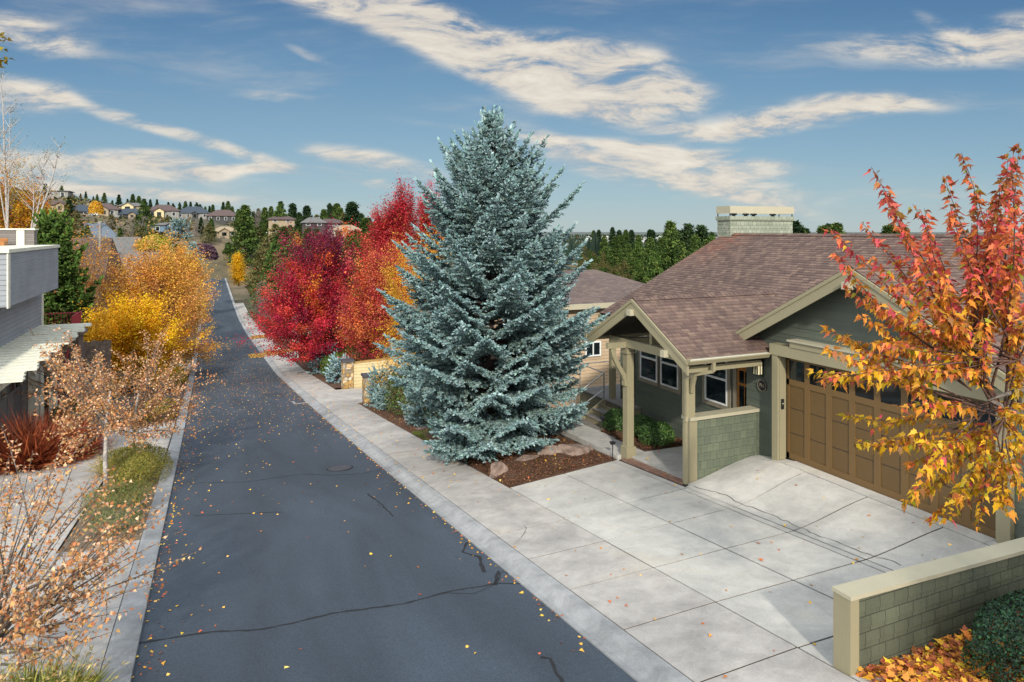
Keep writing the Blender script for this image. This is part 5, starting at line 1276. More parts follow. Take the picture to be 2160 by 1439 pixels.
# ------------------------------------------------------------------ hillside: houses, pines, town
def gdepth(px, y, d0):
    """depth at which the terrain passes behind this point"""
    d = 110.
    while d < 430:
        X, Y, Z = at(px, y, d)
        if Z <= gz(X, Y): return d
        d += 1.5
    return d0
def far_house(label, px, ybase, d, wpx, hw_px, roof_px, roof, wall, rot=0., depth=10., gable=None, win=True, hip=.3, grp='houses on the far hillside'):
    """px, ybase: where its foot stands at depth d; sizes in photo pixels at that depth"""
    d = gdepth(px, ybase, d); HB.append((px, ybase, d, wpx))
    X, Y, Z = at(px, ybase, d); m = d/FPX; W, Hh, Rh = wpx*m, hw_px*m, roof_px*m
    z0 = min(Z, gz(X, Y))-1.5
    root = thing('hill_house', label, 'house', (X, Y, Z), grp)
    q = MB(); w2 = W/2; dp = depth
    q.box(X-w2, X+w2, Y, Y+dp, z0, Z+Hh); q.build('wall', M[wall], root)
    q = MB(); e = .7; c = [(X-w2-e, Y-e, Z+Hh), (X+w2+e, Y-e, Z+Hh), (X+w2+e, Y+dp+e, Z+Hh), (X-w2-e, Y+dp+e, Z+Hh)]
    a, b = (X-w2+W*hip, Y+dp/2, Z+Hh+Rh), (X+w2-W*hip, Y+dp/2, Z+Hh+Rh)
    q.face([c[0], c[1], b, a]); q.face([c[1], c[2], b]); q.face([c[2], c[3], a, b]); q.face([c[3], c[0], a]); q.face([(x, y, z-.25) for x, y, z in c][::-1])
    for p, r_ in zip(c, c[1:]+c[:1]): q.face([(p[0], p[1], p[2]-.28), (r_[0], r_[1], r_[2]-.28), r_, p])
    rf = q.build('roof', M[roof], root)
    if gable:
        gx, gw, gc = gable; xx = X+gx*W; gw *= W; q = MB()
        q.prism([(xx-gw/2, Y-1.2, z0), (xx+gw/2, Y-1.2, z0), (xx+gw/2, Y-1.2, Z+Hh*.95), (xx, Y-1.2, Z+Hh*.95+gw*.3), (xx-gw/2, Y-1.2, Z+Hh*.95)], (0, 2.5, 0)); q.build('gable_front', M[gc], root)
        q = MB()
        for s_ in (1, -1): q.prism([(xx, Y-1.8, Z+Hh*.95+gw*.3+.3), (xx+s_*(gw/2+.6), Y-1.8, Z+Hh*.95-.15), (xx+s_*(gw/2+.6), Y+4, Z+Hh*.95-.15), (xx, Y+4, Z+Hh*.95+gw*.3+.3)], (0, 0, -.25))
        q.build('gable_roof', M[roof], root)
        q = MB(); q.box(xx-gw*.22, xx+gw*.22, Y-1.26, Y-1.21, Z+Hh*.2, Z+Hh*.75); q.build('window', M['glass'], root)
    if win:
        k = max(2, int(W/4))
        for i in range(k):
            xx = X-w2+(i+.5)*W/k
            if gable and abs(xx-(X+gable[0]*W)) < gable[1]*W*.7: continue
            q = MB(); q.box(xx-.75, xx+.75, Y-.1, Y-.02, Z+Hh*.3-.1, Z+Hh*.75+.1); o = q.build('window', M['white'], root)
            q = MB(); q.box(xx-.6, xx+.6, Y-.14, Y-.1, Z+Hh*.3, Z+Hh*.75); q.build('pane', M['glass'], o)
    root.rotation_euler = (0, 0, -TH+R(18)+rot)
    return root
FH = [('brown roofed house highest on the left of the ridge', 108, 446, 280, 62, 15, 9, 'roofbrownfar', 'stucco', 0, 12, (.28, .25, 'stucco')),
 ('flat roofed grey modern house on the hilltop', 120, 417, 340, 40, 15, 1.5, 'roofgrey', 'stuccog', .1, 12, None),
 ('black roofed dark house left of the large brown roofed one', 168, 453, 275, 42, 8, 14, 'roofblue', 'stuccod', .2, 12, None),
 ('large brown roofed house with a tan gable front and small gold tree', 212, 455, 262, 64, 14, 13, 'roofbrownfar', 'stuccog', .1, 12, (.1, .28, 'stucco')),
 ('cream gabled house rising behind the blue roofed one', 275, 442, 320, 44, 8, 7, 'roofgrey', 'stucco', 0, 12, (-.1, .5, 'creamsiding')),
 ('house with a long blue roof and two skylights', 270, 461, 255, 54, 10, 12, 'roofblue', 'stuccod', .05, 12, (.15, .25, 'stucco')),
 ('brown roofed house with a cream gable right of the blue roofed one', 344, 459, 262, 60, 15, 13, 'roofbrownfar', 'stuccog', .1, 12, (-.12, .3, 'creamsiding')),
 ('blue hip roofed house with an arched entry', 406, 461, 262, 62, 12, 14, 'roofblue', 'stuccog', .0, 13, (.08, .16, 'stuccod')),
 ('brown hip roofed house at the right end of the ridge row', 468, 468, 262, 60, 13, 13, 'roofbrownfar', 'stuccod', -.05, 12, None),
 ('blue grey walled house with a low grey roof and big windows', 348, 492, 185, 58, 18, 5, 'roofgrey', 'stuccob', -.2, 11, (.2, .2, 'stuccob')),
 ('small timber gabled house with a tan roof among the pines', 480, 500, 170, 40, 13, 9, 'rooftan', 'stucco', .3, 9, (-.2, .5, 'stucco')),
 ('brown domed roof house behind the pines left of the maples', 594, 470, 250, 52, 8, 8, 'roofbrownfar', 'stucco', 0, 12, None),
 ('grey roofed house with dark walls above the crimson maple', 662, 478, 240, 46, 9, 11, 'roofgrey', 'stuccod', 0, 12, None),
 ('grey and brown roofed house right of the dark walled one', 702, 478, 245, 56, 8, 9, 'roofbrownfar', 'stuccog', .1, 12, None),
 ('white two storey house with a tan hipped roof above the maples', 731, 501, 170, 50, 17, 10, 'rooftan', 'cream', -.1, 12, None),
 ('grey roof house low among the dark pines in the centre', 548, 526, 130, 44, 6, 7, 'roofgrey', 'stuccog', .0, 9, None),
 ('little pale roofed building buried among green pines', 573, 496, 150, 22, 5, 6, 'white', 'white', .1, 6, None),
 ('brown roofed house tucked behind the hilltop birches', 60, 470, 200, 60, 12, 10, 'roofbrownfar', 'stuccog', 0, 12, None)]
HB = []
for a in FH: far_house(a[0], *a[1:9], rot=a[9], depth=a[10], gable=a[11])
# hill road and two parked cars
root = None
q = MB()
hp = []
for px_, y_ in ((262, 535), (240, 515), (222, 498), (205, 484), (198, 474)):
    d_ = gdepth(px_, y_, 250); X, Y, Z = at(px_, y_, d_); hp.append((X, Y, gz(X, Y)+.6))
for i in range(len(hp)-1):
    a, b = hp[i], hp[i+1]; wa, wb = 3.6, 3.6
    q.face([(a[0]-wa, a[1]-1, a[2]), (a[0]+wa, a[1]+1, a[2]), (b[0]+wb, b[1]+1, b[2]), (b[0]-wb, b[1]-1, b[2])])
struct(q, 'hill_road', M['asphaltfar'])
def far_car(label, px, y, d, col, rot):
    d = gdepth(px, y, d); X, Y, Z = at(px, y, d); root = thing('parked_car', label, 'car', (X, Y, Z), 'cars parked on the hillside')
    prof = [(-2.2, .3), (-2.2, .85), (-1.5, .95), (-.9, 1.4), (.7, 1.42), (1.4, .95), (2.2, .8), (2.2, .3)]
    q = MB(); q.prism([(X+a, Y-.85, Z+b) for a, b in prof], (0, 1.7, 0)); q.build('body', M[col], root)
    q = MB(); q.prism([(X+a, Y-.87, Z+b) for a, b in ((-1.35, .97), (-.85, 1.33), (.65, 1.35), (1.2, .97))], (0, 1.74, 0)); q.build('window', M['glass'], root)
    for wx in (-1.4, 1.4):
        for wy in (-.88, .7): q = MB(); q.prism([(X+wx+.34*math.cos(t*math.pi/6), Y+wy, Z+.34+.34*math.sin(t*math.pi/6)) for t in range(12)], (0, .18, 0)); q.build('wheel', M['black'], root)
    root.rotation_euler = (0, 0, -TH+rot)
far_car('white car parked by the brown roofed house on the hillside', 196, 455.5, 250, 'white', .1)
far_car('silver car parked left of the white one on the hillside', 187, 457, 250, 'metal', -.1)

# conifer prototypes, one metre tall, reused at many sizes
def proto(kind, seed):
    rng = np.random.default_rng(seed); A, S, C = [], [], []
    root = thing('pine_tree', 'x', 'tree', (0, 0, 0))
    if kind == 'spire': nb, R0, lo, pw = 150, .17, .08, .8; cols = ['#2c3f28', '#35492c', '#243522']
    elif kind == 'pine': nb, R0, lo, pw = 130, .25, .12, .8; cols = ['#42562a', '#506430', '#344623', '#5c6c36']
    elif kind == 'round': nb, R0, lo, pw = 140, .36, .06, .75; cols = ['#3b4f25', '#4a612d', '#2f4120', '#5a6a34']
    elif kind == 'olive': nb, R0, lo, pw = 100, .4, .04, .62; cols = ['#5a5a35', '#66633a', '#4a4d2e', '#706a42']
    else: nb, R0, lo, pw = 110, .24, .25, .7; cols = ['#36482a', '#425530', '#2b3b22']
    cc = np.array([lin(c) for c in cols])
    for k in range(nb):
        f = rng.random()**.9; h = lo+(1-lo)*f; r = R0*(1-f)**pw*rng.uniform(.55, 1.12)*(1 if kind != 'tier' else (.6+.5*(math.sin(h*26) > 0)))
        a = rng.random()*6.283; c = np.array([math.cos(a)*r, math.sin(a)*r, h])
        n = 85; sg = .016+.036*(1-f)
        P = c*np.array([.72, .72, 1])+rng.normal(size=(n, 3))*np.array([sg, sg, sg*.55])+np.array([math.cos(a), math.sin(a), .0])*rng.random((n, 1))*r*.3
        A.append(P); S.append(np.full(n, .03)*rng.uniform(.7, 1.3, n)); C.append(np.repeat(cc[rng.integers(len(cc))][None], n, 0))
    P = np.concatenate(A); P[:, 2] = np.clip(P[:, 2], .02, 1.02)
    D = np.concatenate([P[:, :2]*3, np.full((len(P), 1), .25)], 1)+rng.normal(size=P.shape)*.5
    card_mesh('crown', cards(P, np.concatenate(S), DIAMOND, T=D, rng=rng, bend=.2), 4, jitter(np.concatenate(C), rng, .2, .05), M['needle'], root)
    t_ = MB(); t_.tube([(0, 0, -.05), (0, 0, .4), (0, 0, .93)], [.018, .012, .003], 5); t_.build('trunk', M['barkdk'], root)
    return root
PR = {k: proto(k, 90+i) for i, k in enumerate(['spire', 'pine', 'round', 'olive', 'tier'])}
PCH = {k: list(r.children) for k, r in PR.items()}
used = set()
def plant(kind, X, Y, Z, h, w=1., label=None, group=None, name='pine_tree'):
    if kind in used:
        r = PR[kind].copy(); COL.objects.link(r)
        for ch_ in PCH[kind]:
            c = ch_.copy(); COL.objects.link(c); c.parent = r
    else: r = PR[kind]; used.add(kind)
    r.location = (X, Y, Z); r.scale = (h*w, h*w, h); r.rotation_euler = (0, 0, rnd.random()*6.28)
    r['label'] = label; r['group'] = group
    return r
LBL = {'spire': ('narrow dark green pine on the far hillside', 'narrow dark pines on the hillside'), 'pine': ('green ponderosa pine on the far hillside', 'green pines on the hillside'),
       'round': ('broad rounded green pine on the lower hillside', 'broad green pines on the lower hillside'), 'olive': ('olive brown juniper tree on the hillside', 'olive junipers on the hillside'), 'tier': ('tall open crowned pine on the far ridge', 'open crowned pines on the ridge')}
def pp(px, top, d, kind, w=1., base=None):
    X, Y, Zt = at(px, top, d); Zb = gz(X, Y)
    for hx, hy, hd, hwp in HB:
        if px < 800 and abs(px-hx) < hwp*.5 and d < hd: d = hd+14; X, Y, Zt = at(px, top, d); Zb = gz(X, Y)
    Zb = gz(X, Y) if base is None else at(px, base, d)[2]
    if Zt-Zb < 2.5: Zb = Zt-2.5-rnd.random()*3
    plant(kind, X, Y, Zb, Zt-Zb, w, *LBL[kind])
SKY = [(130, 391, 345, 'pine', 1), (96, 388, 300, 'spire', 1.2), (146, 415, 255, 'spire', 1.1), (170, 408, 330, 'pine', 1), (181, 404, 330, 'spire', 1), (197, 414, 335, 'spire', 1), (205, 410, 335, 'pine', .9), (220, 407, 330, 'pine', 1.1), (237, 422, 330, 'tier', 1), (251, 411, 325, 'spire', 1.3), (269, 420, 330, 'spire', 1), (280, 410, 330, 'pine', 1), (293, 414, 330, 'pine', 1.1), (317, 421, 335, 'spire', 1), (331, 421, 335, 'spire', .9), (304, 421, 245, 'round', .85),
       (232, 436, 235, 'round', .9), (355, 427, 330, 'spire', 1), (365, 429, 330, 'tier', 1), (379, 427, 325, 'tier', .8), (391, 425, 330, 'pine', 1), (402, 426, 330, 'spire', .9), (415, 427, 330, 'tier', 1), (422, 431, 330, 'tier', 1.1), (433, 436, 330, 'pine', 1), (442, 435, 330, 'spire', 1), (449, 432, 325, 'pine', 1), (471, 427, 330, 'spire', .9), (481, 425, 325, 'pine', 1), (490, 436, 320, 'pine', 1), (503, 442, 300, 'pine', 1), (517, 435, 235, 'pine', 1), (521, 434, 300, 'tier', .8), (535, 447, 300, 'spire', 1), (545, 441, 310, 'spire', 1), (559, 439, 260, 'pine', .9), (572, 436, 270, 'pine', 1), (592, 427, 255, 'round', .8),
       (617, 431, 280, 'spire', 1.2), (632, 448, 270, 'tier', .9), (647, 436, 280, 'spire', 1.2), (668, 455, 250, 'olive', .7), (683, 443, 290, 'pine', 1), (695, 431, 300, 'spire', .8), (702, 437, 300, 'spire', 1), (711, 431, 295, 'pine', 1), (717, 440, 280, 'pine', 1), (743, 429, 230, 'spire', 1.25), (724, 452, 240, 'olive', .7), (762, 452, 300, 'spire', 1), (779, 461, 320, 'spire', 1), (752, 455, 240, 'pine', 1), (770, 462, 220, 'pine', 1), (790, 470, 260, 'pine', 1), (474, 441, 225, 'olive', .6), (393, 446, 225, 'olive', .7), (470, 470, 225, 'olive', .6),
       (1252, 487, 420, 'pine', .8), (1263, 486, 420, 'spire', 1), (1275, 497, 330, 'round', .8), (1292, 481, 520, 'spire', .9), (1306, 487, 450, 'spire', 1), (1320, 486, 460, 'pine', .8), (1332, 487, 560, 'spire', 1), (1310, 498, 330, 'pine', 1), (1298, 500, 300, 'pine', 1.1), (1347, 497, 400, 'pine', .9), (1371, 486, 700, 'spire', 1), (1376, 487, 700, 'spire', 1), (1348, 507, 260, 'round', .8), (1430, 487, 650, 'spire', 1), (1436, 488, 650, 'spire', 1),
       (1414, 471, 165, 'pine', .75), (1396, 504, 160, 'pine', .7), (1383, 525, 155, 'round', .6), (1436, 512, 158, 'pine', .7), (1452, 473, 200, 'tier', .9), (1480, 476, 205, 'tier', 1), (1466, 500, 190, 'pine', .7), (1502, 494, 200, 'round', .5), (1490, 510, 170, 'pine', .7), (1350, 545, 170, 'round', .5), (1372, 504, 230, 'pine', .8),
       (1676, 470, 260, 'spire', 1.2), (1686, 482, 280, 'pine', 1), (1737, 479, 260, 'pine', 1), (1748, 476, 300, 'spire', 1), (1766, 474, 260, 'pine', .9), (1876, 478, 240, 'pine', 1), (1700, 485, 400, 'spire', 1), (1905, 482, 300, 'pine', 1)]
for a in SKY: pp(*a)
# filling pines between the houses; kept below the sight line of the house fronts
rr = random.Random(5); cnt = 0
def clear(px, top, d, wpx):
    for hx, hy, hd, hwp in HB:
        if d < hd and abs(px-hx) < hwp/2+wpx*.3 and top < hy-9: return False
    return True
tries = 0
while cnt < 260 and tries < 9000:
    tries += 1
    px = rr.choice([rr.uniform(60, 480), rr.uniform(440, 800), rr.uniform(440, 800), rr.uniform(1225, 1345)])
    if px < 440: d = rr.uniform(150, 300); h = rr.uniform(5, 10); kind = rr.choice(['olive', 'round', 'pine', 'olive', 'pine', 'spire'])
    elif px < 900: d = rr.uniform(118, 300); h = rr.uniform(7, 13); kind = rr.choice(['round', 'round', 'pine', 'pine', 'olive', 'spire'])
    else: d = rr.uniform(200, 340); h = rr.uniform(3.5, 6.5); kind = rr.choice(['olive', 'olive', 'olive', 'pine'])
    X, Y, _ = at(px, 488, d); Z = gz(X, Y)
    if abs(X-2) < 11 and Y < 250: continue
    if 185 < px < 250 and d < 245: continue
    top = HY-(Z+h-CAMZ)/d*FPX
    if not clear(px, top, d, h*.6/d*FPX): continue
    if px < 900 and top < 440+max(0, (px-500)*.06): continue
    plant(kind, X, Y, Z, h, rr.uniform(.85, 1.15), *LBL[kind]); cnt += 1
# big near pines beyond the street dip (dark green mass right of the road)
for i, (px, top, d, w_) in enumerate([(462, 512, 125, 1.), (480, 530, 118, 1.), (500, 520, 122, 1.05), (520, 528, 112, .95), (470, 548, 112, 1.), (540, 540, 106, .9), (600, 510, 115, 1.), (585, 500, 135, .95), (625, 505, 120, .9), (560, 528, 120, .85), (445, 515, 150, .9), (645, 500, 140, .85), (670, 510, 130, .8), (530, 505, 150, .8), (610, 540, 100, .9), (800, 500, 120, .8), (770, 505, 140, .8), (438, 500, 262, 1.2), (452, 508, 255, 1.2), (466, 498, 262, 1.1), (478, 512, 250, 1.1), (490, 506, 256, 1.2), (424, 505, 258, 1.1), (460, 522, 246, 1.1), (500, 500, 250, 1.), (395, 520, 200, 1.), (412, 515, 215, 1.), (372, 520, 180, .9), (444, 484, 285, 1.), (497, 478, 280, 1.), (436, 535, 243, 1.1), (450, 540, 242, 1.2), (465, 530, 243, 1.1), (482, 538, 243, 1.2), (495, 543, 243, 1.1), (425, 530, 244, 1.1), (445, 515, 252, 1.), (474, 512, 252, 1.), (580, 476, 190, .9), (598, 480, 180, 1.), (612, 478, 200, .9), (650, 484, 180, .9), (668, 486, 170, .9), (715, 492, 150, .8), (738, 494, 145, .9), (752, 488, 150, .8)]):
    X, Y, Zt = at(px, top, d)
    if abs(X-2) < 9 and Y < 238: X = 11.5 if X > 2 else -8.5
    Zb = gz(X, Y); kd = ['round', 'pine', 'round', 'olive', 'pine'][i % 5]; plant(kd, X, Y, Zb, Zt-Zb, w_*(1.0 if kd == 'pine' else .9), *LBL[kd])
# nearer pine beside the grey house
spruce('pine_tree', 'dark soft needled pine standing beside the grey house', (-9.6, 55, -5.6), 11.6, [(0, 1.6), (2, 2.6), (5, 2.7), (8, 1.9), (10, 1.2), (11.2, .8), (11.6, .4)], 130, ['#4f6a2e', '#5c7434', '#42592a'], ['#2a3a1e', '#334422', '#3a3a20'], step=.62, nb=7, shoot=.3, tw=.3, lower=.0, dens=.9)
bs = proto('olive', 121)
for o_, lb, px, y, d, h, w_ in ((bs, 'dark green conifer below the lean-to of the ochre house', 245, 745, 57, 4.2, .6),):
    X, Y, Z = at(px, y, d); o_.location = (X, Y, Z); o_.scale = (h*w_*1.3, h*w_*1.3, h); o_['label'] = lb
spruce('blue_spruce', 'small blue spruce by the roofs just past the amber maple', at(409, 560, 118), 3.6, [(0, 1.6), (2, 1.), (3.6, .1)], 131, BLUE_OUT, BLUE_IN, step=.6, nb=7, shoot=.28, tw=.35, dens=.8)
spruce('blue_spruce', 'plump blue spruce in front of the blue grey walled house', at(377, 500, 178), 4.0, [(0, 3.2), (2, 2.8), (4.0, .3)], 132, BLUE_OUT, BLUE_IN, step=.7, nb=7, shoot=.35, tw=.45, dens=.8)
blob_shrub('plum_tree', 'purple leaved round tree above the far end of the amber maple', at(430, 552, 135), (2.5, 2.4, 2.2), 9000, .32, ['#4b3340', '#5a3e4c', '#3e2c36'], 133, cat='tree', shape=DIAMOND)
blob_shrub('yellow_bush', 'yellow green round bush in front of the pale hipped roof', at(325, 530, 108), (2.5, 2.3, 1.6), 5000, .25, ['#7f8420', '#8f8c1e', '#6e741e', '#a08c1c'], 134, cat='bush')
blob_shrub('gold_bush', 'small golden tree beside the brown roofed house with tan gable', at(202, 455, 245), (2.4, 2.2, 3.2), 3500, .4, ['#b8861e', '#c8961e'], 135, cat='tree')
def bare(label, px, base, top, d, n, seed, spread=.16, mat='bark'):
    if d > 130: d = gdepth(px, base, d)
    n = n*2
    b = np.array(at(px, base, d)); H = (base-top)/FPX*d; root = thing('bare_aspen', label, 'tree', tuple(b), 'leafless aspens on the hillside'); rng = np.random.default_rng(seed); q = MB()
    for k in range(n):
        o_ = rng.normal(size=2)*H*spread*.5; t_ = b+np.array([o_[0]*1.8, o_[1]*1.8, H*rng.uniform(.75, 1.)]); s_ = b+np.array([o_[0]*.6, o_[1]*.6, 0])
        pts = bez(s_, (s_+t_)/2, t_, 5); q.tube(pts, [.09, .08, .06, .04, .02], 5, False)
        for i in range(2, 5):
            for j in range(7): a = rng.random()*6.28; l = H*.16; e = pts[i]+np.array([math.cos(a)*l*.5, math.sin(a)*l*.5, l]); q.tube([pts[i], e], [.05, .015], 4, False)
    q.build('branches', M[mat], root)
bare('cluster of leafless pale aspens left of the blue grey walled house', 285, 520, 462, 160, 9, 1, .35); bare('single leafless white birch right of the blue grey walled house', 396, 500, 455, 175, 3, 2, .12); bare('tall leafless tan poplar rising among the dark pines', 545, 510, 448, 150, 9, 3, .12); bare('leafless grey trees beside the hillside road', 188, 540, 500, 120, 5, 4, .3); bare('leafless aspens with a few yellow leaves above the timber gabled house', 414, 500, 466, 180, 5, 5, .25)
# town on the plain
rr = random.Random(11)
for i in range(46):
    px = rr.uniform(1235, 1545); y = rr.choice([rr.uniform(500, 512), rr.uniform(503, 535)]); d = (CAMZ+41.5)*FPX/(y-HY)
    X, Y, Z = at(px, y, d); m = d/FPX; W = rr.uniform(8, 34)*m*.8; h = rr.uniform(3, 6)*m*.8; dp = W*.6
    root = thing('town_building', 'pale commercial building in the distant town' if W > 18*m else 'small pale house in the distant town', 'building', (X, Y, -42), 'buildings of the distant town')
    q = MB(); q.box(X-W/2, X+W/2, Y-dp/2, Y+dp/2, -43, -41.5+h); q.build('wall', M['townwhite'], root)
    q = MB()
    if i % 3: q.prism([(X-W/2-1, Y-dp/2-1, -41.5+h), (X+W/2+1, Y-dp/2-1, -41.5+h), (X, Y-dp/2-1, -41.5+h*1.5)], (0, dp+2, 0))
    else: q.box(X-W/2-1, X+W/2+1, Y-dp/2-1, Y+dp/2+1, -41.5+h, -41.5+h*1.08)
    q.build('roof', M[rr.choice(['roofgrey', 'townwhite', 'rooftan', 'townwhite'])], root)
    root.rotation_euler = (0, 0, rr.uniform(-.6, .6))
rng = np.random.default_rng(77); n = 15000
d = 380+rng.random(n)**1.5*6500; pxs = rng.uniform(640, 2300, n); u = (pxs-CX)/FPX*d
clum = np.sin(pxs*.045+d*.004)+np.sin(d*.011)+rng.normal(size=n)*.7
ok = (clum > -.3) & ((pxs > 1200) | (d > 900)); d, pxs, u = d[ok], pxs[ok], u[ok]; n = len(d)
X = u*cT+d*sT; Y = d*cT-u*sT; Z = np.array([gz(a, b) for a, b in zip(X, Y)]); h = rng.uniform(7, 17, n)*(1+d/9000)
a = rng.random(n)*6.28; V = []
for k in range(2):
    ca, sa = np.cos(a+k*1.57), np.sin(a+k*1.57); w_ = h*.26
    q4 = [(-1, 0), (-.75, .45), (0, 1), (.8, .4), (1, 0)]
    V.append(np.stack([np.stack([X+ca*w_*s_, Y+sa*w_*s_, Z-1+h*t_], 1) for s_, t_ in q4], 1).reshape(-1, 3))
C = jitter(pal(['#24332b', '#2b3a2f', '#33402f', '#3d4630', '#6a4a2c'], [5, 5, 4, 3, .5])(X, rng), rng, .2, .05)
tag(card_mesh('distant_woods', np.concatenate(V), 5, np.concatenate([C, C]), M['needle']), kind='stuff')
# low brush on the slopes
n = 42000; d = rng.uniform(100, 420, n); pxs = rng.uniform(-200, 1500, n); u = (pxs-CX)/FPX*d; X = u*cT+d*sT; Y = d*cT-u*sT
ok = (np.abs(X-2) > 8) & ~((pxs > 170) & (pxs < 260) & (d > 160) & (d < 245)); X, Y = X[ok], Y[ok]; n = len(X)
Z = np.array([gz(a_, b_) for a_, b_ in zip(X, Y)])
P = np.stack([X, Y, Z-.1], 1); T = rng.normal(size=(n, 3))*.5; T[:, 2] = 1
C = jitter(pal(['#4f5230', '#5f5a38', '#3b4526', '#6d6242', '#6f5a34', '#34401f'])(P, rng), rng)
tag(card_mesh('dry_brush', cards(P, rng.uniform(.7, 2.1, n), DIAMOND*np.array([1, 1.5]), T=T, rng=rng), 4, C, M['needle']), kind='stuff')
# ------------------------------------------------------------------ foreground trees with drawn branches
def whip_tree(name, label, base, trunk_pts, trunk_r, whips, leaf, colf, seed, shape, leaves_mat='leaf', bark='bark', spacing=.035, start=.25, clus=1, clus_s=.04, twig=.0, ntw=0, hang=.6, wr=.012, sag=.12, group=None, size_var=.35):
    """trunk_pts: polyline; whips: list of (start point, end point); leaves sit along the whips in pairs and hang"""
    rng = np.random.default_rng(seed); root = thing(name, label, 'tree', base, group)
    q = MB(); q.tube(trunk_pts, [trunk_r*(1-.7*i/(len(trunk_pts)-1)) for i in range(len(trunk_pts))], 9); q.build('trunk', M[bark], root, smooth=True)
    br = MB(); P, T, S = [], [], []
    def add_leaves(pts, sp, st):
        pts = np.array(pts); seg = np.linalg.norm(np.diff(pts, axis=0), axis=1); cum = np.concatenate([[0], np.cumsum(seg)]); L = cum[-1]
        ss = np.arange(L*st, L, sp)
        for s_ in ss:
            i = min(len(seg)-1, int(np.searchsorted(cum, s_)-1)); i = max(i, 0); t = (s_-cum[i])/max(seg[i], 1e-6); p = pts[i]*(1-t)+pts[i+1]*t; dr = (pts[i+1]-pts[i])/max(seg[i], 1e-6)
            for k in range(2*clus):
                lat = np.cross(dr, rng.normal(size=3)); lat /= np.linalg.norm(lat)+1e-9
                o_ = lat*rng.random()*clus_s
                P.append(p+o_); T.append(lat*.9+dr*.5+np.array([0, 0, -hang])); S.append(leaf*rng.uniform(1-size_var, 1+size_var))
    for a, b in whips:
        a, b = np.array(a), np.array(b); L = np.linalg.norm(b-a); mid = (a+b)/2+rng.normal(size=3)*L*.06+np.array([0, 0, -sag*L])
        pts = bez(a, mid, b, 9); br.tube(pts, [wr*(1.0-.85*i/8)*(.6+.5*L) for i in range(9)], 5, False)
        add_leaves(pts, spacing, start)
        for k in range(ntw):
            i = rng.integers(2, 8); d_ = pts[min(i+1, 8)]-pts[i]; d_ /= np.linalg.norm(d_); v_ = d_*.8+rng.normal(size=3)*.75; v_[2] += .15; v_ /= np.linalg.norm(v_); e = pts[i]+v_*twig*rng.uniform(.5, 1.2)
            tp = bez(pts[i], (pts[i]+e)/2+rng.normal(size=3)*.03, e, 4); br.tube(tp, [wr*.45, wr*.35, wr*.22, wr*.1], 4, False); add_leaves(tp, spacing, .15)
    br.build('branches', M['barkred'] if name == 'amur_maple' else M['bark'], root, smooth=True)
    P, T, S = np.array(P), np.array(T), np.array(S); Nn = rng.normal(size=P.shape)*.7+np.array([0, 0, .5])
    card_mesh('foliage', cards(P, S, shape, T=T, Nn=Nn, rng=rng, bend=.35), len(shape), jitter(colf(P, rng), rng, .2, .06), M[leaves_mat], root)
    print(name, len(P)); return root
# right: amur maple reaching over the wall
D0 = 6.3
hubs = [at(2090, 850, 6.4), at(2120, 880, 6.5), at(2050, 790, 6.6), at(2150, 760, 6.2)]
tips = [(1838, 352, .3), (1862, 400, -.2), (1880, 455, .2), (1925, 430, .5), (1990, 370, .2), (2003, 430, -.3), (2028, 322, .4), (2060, 400, 0), (2110, 372, -.2), (2150, 300, .3), (2148, 420, .5), (2190, 360, 0), (1745, 478, .4), (1762, 530, 0), (1817, 468, .6), (1835, 540, -.2), (1812, 662, .1), (1880, 600, .3), (1780, 600, .6),
        (1772, 705, .4), (1737, 730, 0), (1740, 690, .7) , (1733, 800, -.2), (1790, 760, .3), (1840, 720, -.1), (1850, 940, 0), (1838, 905, .5), (1912, 985, .3), (1905, 1060, .2), (1925, 1040, -.3), (1960, 1100, .5), (2062, 1112, .1), (2020, 1060, -.4), (2125, 1075, -.6), (2165, 950, -.5), (2150, 1010, .2), (1900, 860, -.4), (1950, 930, -.5), (2000, 960, 0), (2080, 980, -.5), (2160, 880, -.7), (1960, 640, .2), (1990, 560, -.3), (2060, 560, .4), (2100, 500, -.2), (2140, 560, .2), (2170, 640, -.3), (1905, 700, .5), (1935, 780, -.3), (2000, 700, .3), (2100, 650, .1), (2190, 750, 0), (2200, 860, .4), (2200, 1000, .2), (2050, 470, .2), (1950, 500, .4), (2130, 330, -.3), (2165, 460, .1), (2080, 440, .5), (2175, 520, -.4), (2120, 600, .4), (2020, 520, .3), (1960, 700, 0), (1900, 540, .4), (1950, 440, .1), (2100, 560, -.2), (2140, 680, -.3), (1870, 650, -.2), (2050, 640, .5), (1985, 620, -.2)]
rw = random.Random(3); whips = []
for tx, ty, dd in tips:
    h_ = np.array(hubs[rw.randrange(4)]); e = np.array(at(tx, ty, D0+dd*1.2))
    if ty > 900: h_ = np.array(hubs[rw.randrange(2)])
    s0 = h_+(e-h_)*rw.uniform(.0, .15); whips.append((s0, e))
    s_ = h_+(e-h_)*rw.uniform(.1, .4); e2 = s_+(e-s_)*rw.uniform(.6, .95)+np.array([rw.gauss(0, .12), rw.gauss(0, .3), rw.gauss(0, .12)])
    if ty > 700 or rw.random() < .4: whips.append((s_, e2))
AC = {k: np.array([lin(c) for c in v]) for k, v in dict(top=['#94502f', '#a85438', '#b04a42', '#9a6028', '#85602e'], red=['#c4584a', '#cc6a48', '#bc4a54', '#cc7438', '#ba6436'], org=['#d08438', '#d69232', '#c8744a', '#d8a032', '#bc8a2c'], yel=['#cfa020', '#c29618', '#d6ac2a', '#c4842a', '#a88a22']).items()}
